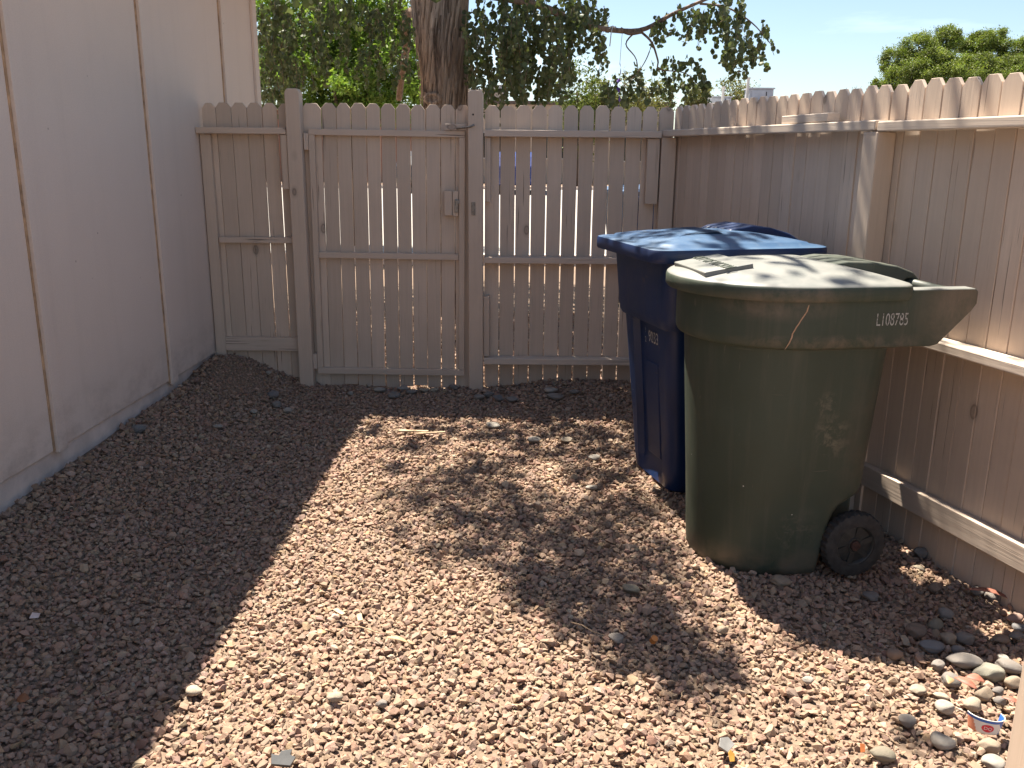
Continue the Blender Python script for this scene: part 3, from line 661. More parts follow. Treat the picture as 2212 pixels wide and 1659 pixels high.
FARG = leaf_material('far_green_foliage', (0.155, 0.195, 0.050), 0.36)
OLIVE = leaf_material('dusty_olive_foliage', (0.165, 0.165, 0.070), 0.30)
HEX = np.array([(math.cos(a), math.sin(a), 0) for a in np.arange(6)*math.pi/3]); HEX[:, 1] *= 0.92; HEX[[0, 3], 2] = 0.12; HEX[[1, 2, 4, 5], 2] = -0.04
DIA = np.array([(-1, 0, 0), (0, 0.38, 0.08), (1, 0, 0), (0, -0.38, 0.08), ])
def rnd_rot(n, vertical=0.0):
    a = RNG.normal(size=(n, 3)); a[:, 2] *= (1-vertical); a /= np.linalg.norm(a, axis=1)[:, None]      # leaf normal
    t = RNG.normal(size=(n, 3)); t[:, 2] -= vertical*1.2; t -= a*(t*a).sum(1)[:, None]; t /= np.linalg.norm(t, axis=1)[:, None]
    return np.stack([t, np.cross(a, t), a], 2)
def leaf_arrays(P, size, shape, vertical, tint):
    n = len(P); M = rnd_rot(n, vertical)*np.asarray(size)[:, None, None]; k = len(shape)
    V = (np.einsum('nij,mj->nmi', M, shape) + P[:, None, :]).reshape(-1, 3)
    base = np.arange(n)[:, None]*k
    F = np.concatenate([base + np.array([0,1,2,3]), base + np.array([0,3,4,5])]) if k == 6 else base + np.array([0,1,2,3])
    return V, F, np.repeat(tint, k, 0)
def leaf_object(name, P, size, shape, vertical, tint, mat, parent):
    V, F, C_ = leaf_arrays(P, size, shape, vertical, tint); return raw_mesh(name, V, F, mat, parent, colors=C_)
def bark_material(name, a, b_, c_, twist):
    q = NM(name); v = q.map((16, 16, 0.9), rot=(0, twist, 0)); f = q.noise(v, 1.0, 6, 0.65, 0.8); g = q.noise(q.map((1.3, 1.3, 0.6)), 1.6, 4, 0.6)
    fine = q.noise(q.map((70, 70, 3), rot=(0, twist, 0)), 1.0, 4, 0.6)
    c = q.mix(q.ramp(g, [(0.38, 0.0), (0.62, 1.0)]), a, b_); c = q.mix(q.ramp(f, [(0.36, 1.0), (0.52, 0.0)]), c, c_); c = q.mix(q.ramp(fine, [(0.35, 0.45), (0.6, 0.0)]), c, c_)
    return q.done(c, 0.9, q.bump(q.math('ADD', f, q.math('MULTIPLY', fine, 0.5)), 0.9, 0.02), spec=0.2)
BARK = bark_material('shaggy_bark', (0.46, 0.39, 0.33), (0.40, 0.28, 0.195), (0.10, 0.072, 0.055), 0.14)
BRANCH = bark_material('pale_branch_bark', (0.34, 0.25, 0.19), (0.26, 0.18, 0.13), (0.12, 0.08, 0.06), 0.0)
FARBARK = bark_material('far_bark', (0.14, 0.10, 0.075), (0.10, 0.07, 0.05), (0.04, 0.03, 0.025), 0.0)

eu = thing('eucalyptus_tree', 'big shaggy barked tree with drooping round leaves just outside the gate', 'tree', (-0.62, 8.6, 0))
EO = Vector((-0.62, 8.6, 0))
# trunk
NA, NZ = 120, 90; rings = []
for j in range(NZ):
    z = -0.2 + 3.9*j/(NZ-1); base = 0.24 if z < 0 else (0.19 + 0.06*math.exp(-z/0.4))
    base = max(base, 0.0) + 0.075*float(sstep(1.9, 3.4, z)); cx_ = -0.045 + 0.02*math.sin(z*1.3) - 0.03*float(sstep(2.2, 3.6, z)); cy_ = 0.0
    r_ = []
    for i in range(NA):
        a = 2*math.pi*i/NA; tw = a - 0.75*z
        d = 0.030*math.sin(7*tw + 1.1*math.sin(2.1*z)) + 0.024*abs(math.sin(11.5*tw + 0.8*math.sin(3.3*z+1)))+0.016*math.sin(23*tw+2.0*math.sin(1.7*z)) + 0.012*math.sin(41*tw + 3*math.sin(2.6*z))
        d += 0.035*math.sin(3*a+0.8)
        rr = base*(1 + d*2.2); r_.append((cx_ + rr*math.cos(a), cy_ + rr*math.sin(a), z))
    rings.append(r_)
b = MB(); b.loft(rings); trunk = b.build('trunk', BARK, eu, smooth=True)
# loose strips of bark
b = MB(); rnd = random.Random(12)
for k in range(80):
    a = -math.pi/2 + rnd.uniform(-1.35, 1.35); z = rnd.uniform(1.75, 3.2); Ls = rnd.uniform(0.15, 0.5); w = rnd.uniform(0.006, 0.016); off = 0.0; pts = []
    for i in range(7):
        t = i/6; zz = z - Ls*t; base = 0.19 + 0.075*float(sstep(1.9, 3.4, zz)); aa = a + 0.75*(zz-z)
        rr = base*1.10 + 0.004 + rnd.uniform(0.0, 0.004) + (0.035*rnd.random()*t*t if k % 3 == 0 else 0.006*t)
        cxx = -0.045 + 0.02*math.sin(zz*1.3) - 0.03*float(sstep(2.2, 3.6, zz)); ww = w*(1-0.6*t)/base
        pts.append(((cxx+rr*math.cos(aa-ww), rr*math.sin(aa-ww), zz), (cxx+(rr+0.004)*math.cos(aa), (rr+0.004)*math.sin(aa), zz), (cxx+rr*math.cos(aa+ww), rr*math.sin(aa+ww), zz)))
    n0 = [p for q_ in pts for p in q_]; b.add(n0, [(3*i+s, 3*i+s+1, 3*i+s+4, 3*i+s+3) for i in range(6) for s in (0, 1)])
b.build('loose_bark', BARK, trunk, smooth=True)
kb = at(935, 213, 8.6-0.215) - EO
b = MB(); rings = []
for rr, dy in ((0.075,0.03),(0.070,-0.015),(0.052,-0.035),(0.036,-0.028),(0.026,-0.010),(0.012,-0.016),(0.002,-0.018)):
    rings.append([(kb.x+rr*1.15*math.cos(2*math.pi*i/24)*(1+0.08*math.sin(3*i)), kb.y+dy, kb.z+rr*0.85*math.sin(2*math.pi*i/24)*(1+0.06*math.sin(5*i))) for i in range(24)])
b.loft(rings); b.build('knot', BARK, trunk, smooth=True)
# limbs
def limb(pts, r0, r1, n=9, name='branch'):
    P = [Vector(p) - EO for p in pts]; Q = []
    for i in range(len(P)-1):
        p0, p1, p2, p3 = P[max(i-1,0)], P[i], P[i+1], P[min(i+2,len(P)-1)]
        for k in range(5):
            t = k/5; Q.append(0.5*((2*p1)+(p2-p0)*t+(2*p0-5*p1+4*p2-p3)*t*t+(3*p1-p0-3*p2+p3)*t*t*t))
    Q.append(P[-1]); b = MB(); b.tube(Q, [r0+(r1-r0)*i/(len(Q)-1) for i in range(len(Q))], n); return b.build(name, BRANCH, eu, smooth=True)
top = (-0.70, 8.6, 3.45)
limb([(-0.62,8.55,2.9), at(1150,8,8.5), at(1232,42,8.5), at(1290,60,8.45), at(1380,66,8.4), at(1450,32,8.35), at(1512,4,8.3), at(1600,-30,8.25)], 0.036, 0.010)
limb([at(1340,63,8.42), at(1360,72,8.40), at(1385,69,8.38)], 0.020, 0.016)
limb([at(1512,8,8.3), at(1570,16,8.3), at(1625,50,8.25), at(1665,95,8.2)], 0.011, 0.004, 6)
limb([at(1384,68,8.4), at(1408,92,8.4), at(1421,130,8.4), at(1425,150,8.38), at(1480,158,8.36), at(1515,190,8.34)], 0.012, 0.003, 6)
limb([at(1376,66,8.4), at(1352,95,8.45), at(1375,130,8.5), at(1380,190,8.5)], 0.008, 0.003, 6)
limb([at(1410,90,8.4), at(1395,130,8.4), at(1370,165,8.4), at(1330,200,8.4)], 0.006, 0.003, 6)
limb([(-0.75,8.8,2.7), at(882,30,9.4), at(878,100,9.9), at(868,160,10.3), at(862,215,10.5)], 0.05, 0.035)
limb([top, (-0.5,7.4,4.5), (-0.2,6.2,5.0), (0.1,5.1,4.9), (0.2,4.5,4.75)], 0.10, 0.010)
limb([(-0.3,6.5,4.95), (0.3,5.9,5.2), (0.7,5.4,5.0), (0.9,5.0,4.8)], 0.030, 0.006)
limb([(-0.3,6.5,4.95), (-0.8,6.0,5.3), (-1.0,5.4,5.2), (-0.9,4.9,4.9)], 0.030, 0.006)
limb([top, (-1.6,8.8,4.6), (-2.6,9.1,5.2)], 0.11, 0.03)
limb([top, (0.3,9.2,4.6), (1.3,9.6,5.3)], 0.11, 0.03)
limb([top, (-0.6,9.6,4.8), (-0.3,10.6,5.6)], 0.10, 0.03)
# hanging twigs with round leaves; each clump stands at its own depth
EP, ES, ET = [], [], []; TW = MB()
def twig(p, Ln, drift, size, tintv, twigs=True):
    p = Vector(p); d = Vector((random.gauss(0, drift), random.gauss(0, drift), -1)).normalized(); pts = [p.copy()]; s = 0.0
    while s < Ln:
        st = random.uniform(0.024, 0.040); d = (d + Vector((random.gauss(0, .12), random.gauss(0, .12), -0.12))).normalized(); p = p + d*st; s += st; pts.append(p.copy())
        for k in (0, 1):
            o = Vector((random.gauss(0, 1), random.gauss(0, 1), random.gauss(0, .4))).normalized()*random.uniform(0.010, 0.030)
            EP.append(tuple(p+o)); ES.append(size*random.uniform(0.70, 1.2)); tv = tintv*random.uniform(0.75, 1.25); ET.append((tv*random.uniform(.92, 1.12), tv, tv*random.uniform(.85, 1.05)))
    if twigs: TW.tube([q_-EO for q_ in pts[::3]] if len(pts) > 6 else [q_-EO for q_ in pts[:2]], 0.0022, 4)
def zone(cx_, cy_, rx, ry, n, Y0, Y1, Ln=0.24, size=0.0245, tint=1.0, drift=0.35):
    for k in range(n):
        a = random.uniform(0, 2*math.pi); r_ = math.sqrt(random.random())
        twig(at(cx_+rx*r_*math.cos(a), cy_-14+ry*r_*math.sin(a), random.uniform(Y0, Y1)), Ln*random.uniform(.5, 1.3), drift, size, tint)
for zz in ((1080,50,80,70,60),(1165,105,85,75,62),(1205,30,90,45,46),(1262,16,48,30,20),(1130,165,60,38,28),(1085,130,50,50,26),(1022,110,18,85,18),(1215,150,30,45,12),(1285,95,30,45,9),(1060,190,22,20,6)):
    zone(*zz, 7.7, 9.2, tint=0.95)
for zz in ((1470,50,52,28,17),(1530,45,30,34,12),(1575,45,36,50,26),(1612,75,40,55,30),(1650,82,14,24,7),(1592,120,38,36,16),(1440,62,22,22,6)):
    zone(zz[0], zz[1], zz[2]*1.15, zz[3]*1.15, zz[4]-max(1, zz[4]//5), 7.9, 8.7, 0.17, tint=1.0, drift=0.6)
for zz in ((1430,142,20,14,6),(1480,150,42,16,9),(1500,182,32,24,13),(1465,190,26,22,8),(1340,190,36,20,12),(1375,165,22,26,5),(1405,190,22,22,6),(1320,205,18,12,4)):
    zone(zz[0], zz[1], zz[2]*1.15, zz[3]*1.1, zz[4], 8.1, 8.7, 0.14, tint=1.0, drift=0.6)
for zz in ((585,40,30,60,26),(640,60,36,55,18),(600,140,36,55,30),(575,190,26,30,12),(650,150,30,40,9),(705,40,40,44,14),(770,26,55,32,14),(830,26,46,40,12),(868,100,20,60,12),(715,110,46,36,9),(775,95,46,38,8),(820,140,36,30,4)):
    zone(*zz, 8.2, 10.2, 0.26, tint=0.85)
# the canopy above, out of the picture: it throws the mottled shade
def blob(c, rad, dens, size=0.03):
    c = Vector(c); n = int(dens*(rad/size)**2/0.55)
    for k in range(n):
        v = Vector((random.gauss(0, .5), random.gauss(0, .5), random.gauss(0, .5)))*rad
        EP.append(tuple(c+v)); ES.append(size*random.uniform(.7, 1.2)); tv = random.uniform(.75, 1.2); ET.append((tv, tv, tv*0.95))
def shade(px, py, rad, dens, z=4.6, g=0.0):
    p = on_ground(px, py, g); h = z - g; blob((p.x+SUN.x/SUN.z*h, p.y+SUN.y/SUN.z*h, z), rad, dens)
def shade3(x, y, g, rad, dens, z=5.6):
    h = z - g; blob((x+SUN.x/SUN.z*h, y+SUN.y/SUN.z*h, z), rad, dens)
for s_ in ((1000,1010,.17),(1100,1050,.19),(930,1065,.12),(1180,1105,.23),(1080,1150,.19),(1250,1150,.21),(1330,1110,.19),(1400,1180,.17),(1000,1115,.10),(900,965,.10),(1150,965,.12),
           (1270,1010,.13),(1340,1020,.13),(1150,1215,.15),(1250,1230,.16),(1340,1250,.15),(1060,935,.10),(1300,930,.12),(1310,965,.15),(1380,1090,.20),(1425,1230,.16),(1200,1180,.20),(1100,1105,.18),(1445,1300,.12),(1320,1200,.18),(960,1030,.10),(850,1010,.11),(880,1065,.13),(950,1100,.13),(1010,1060,.13),(845,962,.09),(1050,1000,.13),(1120,985,.10),(1210,975,.10),(870,1130,.09),(920,1180,.10),(1010,1180,.12)):
    shade(s_[0], s_[1], s_[2]*1.08, 1.5, random.uniform(5.0, 6.2))
for s_ in ((1200,1295,.12),(1280,1330,.13),(1350,1370,.13),(1420,1415,.13),(1490,1460,.11),(1410,1335,.11),(1480,1375,.10),(1560,1425,.09),(1130,1280,.09),(1330,1420,.07),(2010,1590,.05),(1960,1560,.05),(1150,1250,.12),(1220,1245,.13),(1300,1300,.12),(1380,1310,.12),(1450,1370,.11),(1520,1440,.10),(1440,1440,.09),(1240,1320,.09)):
    shade(s_[0], s_[1], s_[2]*1.12, 1.7, random.uniform(4.8, 5.8))
for s_ in ((1.12,3.33,.10),(1.28,3.28,.07),(0.80,3.40,.07),(1.00,3.14,.06),(1.20,3.12,.06),(0.72,3.22,.05),(1.38,3.42,.08),(0.95,3.45,.07)): shade3(s_[0], s_[1], 1.1, s_[2], 1.3)
for k in range(13): shade3(random.uniform(.58, 1.5), random.uniform(2.95, 3.62), 1.1, random.uniform(.05, .085), random.uniform(0.8, 1.3), random.uniform(5.2, 6.4))
for k in range(8): shade3(random.uniform(.40, 1.35), random.uniform(3.6, 4.55), 1.18, random.uniform(.05, .10), random.uniform(1.1, 1.7), random.uniform(5.2, 6.4))
for s_ in ((.66,4.00,.12),(.95,4.25,.15),(1.22,4.10,.13),(.90,3.85,.12),(1.05,3.95,.10),(.72,4.28,.10),(1.25,4.35,.12),(0.60,3.82,.08)): shade3(s_[0]-0.05, s_[1], 1.18, s_[2], 1.15)
for k in range(10):
    s_ = random.uniform(0.2, 2.0); p = Vector((0.99, 5.7, 0)) + FD*s_; shade3(p.x-0.03, p.y, random.uniform(1.55, 1.75), random.uniform(.08, .16), 0.9, random.uniform(4.8, 5.6))
for k in range(7):
    s_ = random.uniform(1.9, 3.3); p = Vector((0.99, 5.7, 0)) + FD*s_; shade3(p.x-0.05, p.y, random.uniform(0.5, 1.75), random.uniform(.10, .16), 0.7, random.uniform(4.8, 5.6))
for k in range(95):      # main crown over the street side
    a = random.uniform(0, 2*math.pi); r_ = 2.9*math.sqrt(random.random()); blob((-0.5+r_*math.cos(a), 9.5+0.95*r_*math.sin(a), random.uniform(3.6, 6.2)), random.uniform(.4, .7), 0.8, 0.05)
for k in range(16):
    blob((random.uniform(-0.9, 1.0), random.uniform(6.2, 7.6), random.uniform(4.4, 5.6)), random.uniform(.25, .4), 0.7, 0.035)
tag(TW.build('twigs', BRANCH, eu), kind='stuff')
P_ = np.array(EP) - np.array(EO)
leaf_object('crown', P_, np.array(ES), HEX, 0.45, np.array(ET), EUCA, eu)

def crown_tree(name, label, cat, base, lobes, n_clump, n_leaf, size, mat, trunk_r, group=None, tints=(0.7, 1.25), spread=0.20, vert=0.0, shape=DIA, trunk_mat=None):
    base = Vector(base); o = thing(name, label, cat, tuple(base), 0, group); P, S, T = [], [], []
    tot = sum(l[1][0]*l[1][2] for l in lobes)
    for c, rad in lobes:
        c = Vector(c); m = max(3, int(n_clump*rad[0]*rad[2]/tot))
        for k in range(m):
            v = RNG.normal(size=3); v /= np.linalg.norm(v); rr = RNG.uniform(0.45, 1.0)**0.5
            cc = np.array(c) + v*np.array(rad)*rr; tv = RNG.uniform(*tints); cr = spread*RNG.uniform(0.6, 1.3)*min(rad)
            pts = cc + RNG.normal(size=(n_leaf, 3))*cr*np.array((1, 1, 0.75)); P.append(pts); S.append(RNG.uniform(0.7, 1.3, n_leaf)*size)
            T.append(np.stack([tv*RNG.uniform(.9, 1.15, n_leaf), tv*RNG.uniform(.92, 1.08, n_leaf), tv*RNG.uniform(.8, 1.1, n_leaf)], 1))
    leaf_object('crown', np.concatenate(P) - np.array(base), np.concatenate(S), shape, vert, np.concatenate(T), mat, o)
    b = MB(); c0 = Vector(lobes[0][0]) - base; h = max(c0.z, 0.5)
    b.tube([(0,0,-0.1),(0.03*h,0,h*0.35),(c0.x*0.4,c0.y*0.4,h*0.65),(c0.x,c0.y,h)], [trunk_r*1.2, trunk_r, trunk_r*0.8, trunk_r*0.4], 9)
    for c, rad in lobes[1:]:
        c = Vector(c)-base; b.tube([(0.03*h,0,h*0.4),((c.x+c0.x*0.3)*0.5,c.y*0.5,(c.z+h*0.4)*0.5),tuple(c)], [trunk_r*0.6, trunk_r*0.4, trunk_r*0.15], 6)
    b.build('trunk', trunk_mat or FARBARK, o, smooth=True); return o
def lob(px, py, Y, r_, rz=None, ry=None): return (tuple(at(px, py, Y)), (r_, ry or r_, rz or r_))
crown_tree('mesquite_tree', 'light green feathery tree behind the hanging leaves left of trunk', 'tree', (-2.6, 14.5, 0),
           [lob(740,120,14.5,1.1,0.9), lob(640,60,14.8,0.9), lob(700,10,14.5,1.0), lob(830,90,14.5,0.8), lob(620,170,14.0,0.7), lob(800,180,13.8,0.8,.5), lob(720,190,13.5,0.8,.5), lob(860,190,14.2,0.7,.5), lob(900,120,15,0.7)],
           420, 110, 0.042, LIME, 0.12, tints=(0.5, 1.35), spread=0.17)
crown_tree('leafy_tree', 'large bushy bright green tree standing above the right side fence', 'tree', (14.0, 30, 0),
           [lob(2060,168,29,1.3,.5), lob(2180,168,29.5,1.1,.55), lob(1965,168,29,.8,.45), lob(1932,132,29.6,.42,.38), lob(1985,100,29.8,.50,.40), lob(2045,84,30,.48,.36), lob(2088,108,30.3,.33,.28), lob(2125,94,30.2,.42,.38), lob(2152,80,30.4,.26,.28), lob(2197,112,29.8,.48,.42), lob(2240,122,30,.6,.5), lob(1896,184,29,.24,.2), lob(2020,136,28.8,.55,.38), lob(2110,142,28.7,.6,.40), lob(2180,150,28.8,.5,.38)],
           760, 230, 0.034, FARG, 0.22, tints=(0.50, 1.45), spread=0.24)
FT = [('conifer_tree','dark green conifer mostly hidden behind drooping leaves right of trunk',1248,175,40,0.9,1.5,0.75),('small_tree','pale olive tree between the two hanging leaf sprays',1292,196,42,0.7,0.7,1.15),('small_tree','rounded yellow green tree behind the lower hanging spray',1378,180,42,1.3,1.1,1.15),
      ('small_tree','thin pale treetop just right of the lower hanging spray',1512,200,45,0.55,0.6,1.1),('small_tree','olive treetop beside the rooftop vent pipes',1592,194,45,0.85,0.85,1.0)]
for nm, lb_, px, py, Y, rw, rh, tn in FT:
    c = at(px, py, Y); crown_tree(nm, lb_, 'tree', (c.x, c.y, 0), [((c.x, c.y, c.z-0.3*rh), (rw, rw, rh)), ((c.x+rw*.3, c.y, c.z-1.2*rh), (rw*1.2, rw, rh)), ((c.x-rw*.4, c.y, c.z-1.0*rh), (rw*.9, rw, rh*.7))], 80, 45, 0.085, OLIVE if tn > 0.9 else FARG, 0.12, 'treetops beyond the street', (0.6*tn, 1.2*tn), 0.24)
# bare twiggy bush top
c = at(1836, 196, 28); bt = thing('bare_shrub', 'leafless grey twigs poking above the fence left of the bushy tree', 'shrub', (c.x, c.y, 0)); b = MB()
b.tube([(0,0,-.1),(0,0,2.4),(0,0,c.z-0.3)], [0.06,0.04,0.02], 6)
for k in range(34):
    z0 = c.z - random.uniform(0.05, 0.8); a = random.uniform(0, 6.28); l_ = random.uniform(0.15, 0.45); b.tube([(0,0,z0-0.25),(l_*0.5*math.cos(a),l_*.5*math.sin(a),z0),(l_*math.cos(a),l_*math.sin(a),z0+random.uniform(0.05,.35))], [0.010,0.007,0.004], 4)
b.build('twigs', FARBARK, bt)

# ------------------------------------------------------------------ beyond the fence
STUCCO = plain('far_beige_stucco', (0.46, 0.37, 0.29), 0.9, var=0.12, scale=2)
STUCCO2 = plain('far_brick_red_stucco', (0.30, 0.13, 0.085), 0.9, var=0.2, scale=2)
METAL = plain('pale_galvanised_metal', (0.46, 0.48, 0.52), 0.5, 0.1, 0.12, 5)
PIPE = plain('white_vent_pipe', (0.62, 0.60, 0.56), 0.6, 0.0, 0.1, 5)
GLASS = plain('dark_window_glass', (0.02, 0.025, 0.03), 0.12, 0.0, 0.2, 3)
def far_house(label, x0, x1, y0, y1, z, mat, step=None, wins=()):
    h = thing('house', label, 'house', ((x0+x1)/2, y0, 0), 0); w = (x1-x0)/2
    b = MB(); b.box(-w, w, 0, y1-y0, -0.2, z); b.build('wall', mat, h, bevel=0.02)
    b = MB(); b.box(-w-0.15, w+0.15, -0.15, y1-y0+0.15, z+0.003, z+0.16); rf_ = b.build('roof', STUCCO if mat != STUCCO else ROOF, h)
    if step: 
        b = MB(); b.box(step[0], step[1], 0.3, y1-y0-0.2, z+0.163, step[2]); b.build('parapet', mat, rf_)
    for wx, wz, ww, wh in wins:
        b = MB(); b.box(wx-ww/2-.06, wx+ww/2+.06, -0.05, -0.003, wz-.06, wz+wh+.06); f = b.build('window', PIPE, h)
        b = MB(); b.box(wx-ww/2, wx+ww/2, -0.06, -0.052, wz, wz+wh); b.build('pane', GLASS, f)
    return h
far_house('long beige flat roofed house across the street behind the right picket panel', -3.0, 7.8, 46, 56, 3.78, STUCCO, (-5.2, -3.0, 4.50), ((-3.5,1.2,1.6,1.2),(0.0,1.2,1.6,1.2),(3.6,1.1,1.4,1.3)))
far_house('brick red house across the street behind the gate gaps', -16.0, -4.5, 46, 55, 3.4, STUCCO2, None, ((-3.0,1.2,1.5,1.2),(2.0,1.2,1.5,1.2)))
fh = far_house('low house behind the right side fence with rooftop cooler and vent pipes', 6.75, 12.0, 27, 34, 2.84, STUCCO, None, ((-2,1.1,1.4,1.2),))
for px, y0_, hh in ((1617,167,0.9),(1563,187,0.55)):
    p = at(px, y0_, 28.2); b = MB(); b.tube([(p.x-9.375, 1.2, 2.9),(p.x-9.375, 1.2, p.z-0.06),(p.x-9.375,1.2,p.z-0.055),(p.x-9.375,1.2,p.z)], [0.045,0.045,0.065,0.065], 10); b.build('vent_pipe', PIPE, fh)
def cooler(label, pa, pb, Y, zb):
    a, c = at(*pa, Y), at(*pb, Y); o = thing('rooftop_cooler', label, 'cooler', ((a.x+c.x)/2, Y, zb)); w = (c.x-a.x)/2; h = c.z - zb
    b = MB(); b.box(-w, w, -w*0.8, w*0.8, 0.0, h); b.build('cabinet', METAL, o, bevel=0.02)
    b = MB(); b.box(-w*0.8, w*0.8, -w*0.8-0.02, -w*0.8-0.002, h*0.15, h*0.85); b.build('louvre', METAL, o)
    b = MB(); b.box(-w-.03, w+.03, -w*.8-.03, w*.8+.03, h+0.002, h+0.04); b.build('lid', METAL, o)
    b = MB(); b.box(w*0.35, w*0.42, -w*0.8-0.03, -w*.8-0.021, h*0.5, h*0.8); b.build('drain_slot', RUBBER, o); return o
cooler('boxy pale grey evaporative cooler on the low roof right of the pipes', (1613,212), (1666,194), 28.5, 3.003)
cooler('pale flat cooler cabinet on the low roof left of the tall pipe', (1532,222), (1576,212), 29.0, 3.003)
cooler('white cooler cabinet on the beige roof right of the gate post', (1058,203), (1088,186), 50.5, 4.503)
def car(label, x, y, rz, paint):
    o = thing('parked_car', label, 'car', (x, y, 0.015), rz, 'cars parked across the street')
    pr = [(-2.1,0.32),(2.1,0.32),(2.2,0.45),(2.18,0.72),(2.0,0.86),(1.15,0.96),(0.55,1.40),(0.35,1.48),(-1.25,1.48),(-1.75,1.30),(-2.12,0.95),(-2.2,0.5)]
    b = MB(); b.prism(pr, -0.86, 0.86); b.build('body', paint, o, bevel=0.06, seg=3)
    for s in (-1, 1):
        for poly in ([(1.0,0.97),(0.48,1.37),(0.02,1.40),(0.02,0.97)], [(-0.05,0.97),(-0.05,1.40),(-1.15,1.40),(-1.60,1.22),(-1.7,0.97)]):
            b = MB(); y0, y1 = sorted((s*0.862, s*0.868)); b.prism(poly, y0, y1); b.build('window', GLASS, o)
        for xw in (-1.35, 1.35): make_wheel(o, xw, s*0.80, 0.32, 0.32, 0.2, s)
        b = MB(); y0, y1 = sorted((s*0.55, s*0.80)); b.box(2.15, 2.215, y0, y1, 0.60, 0.74); b.build('headlight', PIPE, o, bevel=0.02)
    return o
car('dark blue parked car seen through the gaps of the right picket panel', 0.25, 34.5, math.pi/2, plain('blue_car_paint', (0.02, 0.04, 0.16), 0.25, 0.2, 0.05, 3))
car('dark grey parked car seen through the gate gaps', -3.4, 35.0, math.pi/2, plain('grey_car_paint', (0.05, 0.055, 0.06), 0.25, 0.3, 0.05, 3))

# purple streamer hanging from the branch, and a knot of cord round it
PURPLE = plain('purple_foil', (0.17, 0.10, 0.42), 0.35, 0.2, 0.4, 30)
st = thing('hanging_streamer', 'thin purple twisted streamer hanging below the branch among leaves', 'streamer', tuple(at(1339,137,8.35)))
b = MB(); T0 = at(1339,137,8.35); pts = []
for i in range(34):
    z = -i*0.0118; a = i*0.5; w = 0.004 + (0.013 if i in (12,13,18,19,20,26,27,28,32) else 0.0); pts.append(((w*math.cos(a)+0.01*math.sin(i*.3), w*math.sin(a), z), (-w*math.cos(a)+0.01*math.sin(i*.3), -w*math.sin(a), z)))
b.add([p for q_ in pts for p in q_], [(2*i,2*i+1,2*i+3,2*i+2) for i in range(33)]); b.build('ribbon', PURPLE, st)
b = MB(); b.tube([(0,0,0),(0.01,0.02,0.20),(0.02,0.05,0.30)], 0.002, 5); b.build('string', BRANCH, st)
kt = at(1322, 60, 8.44); o = thing('tied_cord', 'pale cord tied round the bare branch with its end hanging down', 'cord', tuple(kt)); b = MB()
b.tube([(0.035*math.cos(a), 0.035*math.sin(a), 0.01*math.sin(3*a)) for a in np.linspace(0, 6.28, 14)], 0.006, 6)
b.tube([(0,-0.035,0),(-0.01,-0.04,-0.05),(-0.018,-0.04,-0.16)], 0.005, 6); b.build('cord', PIPE, o, smooth=True)

# ------------------------------------------------------------------ river rocks: each one its own thing
def rock_material():
    q = NM('river_rock'); oi = q.n('ShaderNodeObjectInfo'); v = q.map((1,1,1)); rv = q.n('ShaderNodeVectorMath'); rv.operation = 'ADD'
    cb = q.n('ShaderNodeCombineXYZ'); q.l(q.math('MULTIPLY', oi.outputs['Random'], 40.0), cb.inputs[0]); q.l(v, rv.inputs[0]); q.l(cb.outputs[0], rv.inputs[1]); vv = rv.outputs[0]
    a = q.noise(vv, 1.4, 5, 0.6); f = q.noise(vv, 9.0, 4, 0.7); s = q.noise(vv, 26.0, 2, 0.6)
    c = q.mix(q.ramp(a, [(0.35, 0.45), (0.65, 0.0)]), oi.outputs['Color'], (0.20, 0.16, 0.13)); c = q.mix(q.ramp(s, [(0.66, 0.0), (0.74, 0.5)]), c, (0.10, 0.08, 0.07))
    return q.done(c, 0.85, q.bump(q.math('ADD', f, s), 0.35, 0.06), spec=0.25)
ROCK = rock_material()
def rock_mesh(seed):
    bm = bmesh.new(); bmesh.ops.create_icosphere(bm, subdivisions=4, radius=1.0); r_ = np.random.default_rng(seed); dirs = r_.normal(size=(7, 3)); dirs /= np.linalg.norm(dirs, axis=1)[:, None]; am = r_.uniform(0.62, 0.95, 7)
    for v in bm.verts:
        n = np.array(v.co[:]); s = 1.0
        for d, k in zip(dirs, am):
            t = float(n @ d)
            if t > k*0.92: s = min(s, 1 - (t-k*0.92)*0.80)
        s += 0.055*math.sin(3.1*n[0]+seed)*math.sin(2.7*n[1]+1.3*seed)+0.03*math.sin(4.3*n[2]+2.1*n[0]+seed)
        v.co = Vector(n*s)
    me = bpy.data.meshes.new('river_rock'); bm.to_mesh(me); bm.free(); me.shade_smooth(); me.materials.append(ROCK); return me
RM = [rock_mesh(k) for k in range(9)]
def place(px, py, dz=0.02):
    z = 0.0
    for _ in range(6): p = on_ground(px, py, z + dz); z = float(hgt(p.x, p.y))
    return p
GREY=(.30,.275,.25); DGREY=(.265,.245,.23); BGREY=(.245,.245,.25); TAN=(.46,.36,.26); CREAM=(.55,.46,.35); PALE=(.50,.46,.40); GGREEN=(.36,.35,.28); BROWN=(.30,.215,.16); PINK=(.48,.31,.25); RED=(.20,.075,.07); OLIV=(.30,.27,.20)
def crop1(x, y): return ((2300 + x/2.211)*0.7373, (1500 + y/2.211)*0.7373)
RK = []
def rk(x, y, w, h, c, label, src='d'):
    if src == 'c1': (px, py) = crop1(x, y); k = 0.7373/2.211
    else: px, py, k = x, y, 1.0
    RK.append((px, py, w*k, h*k, c, label))
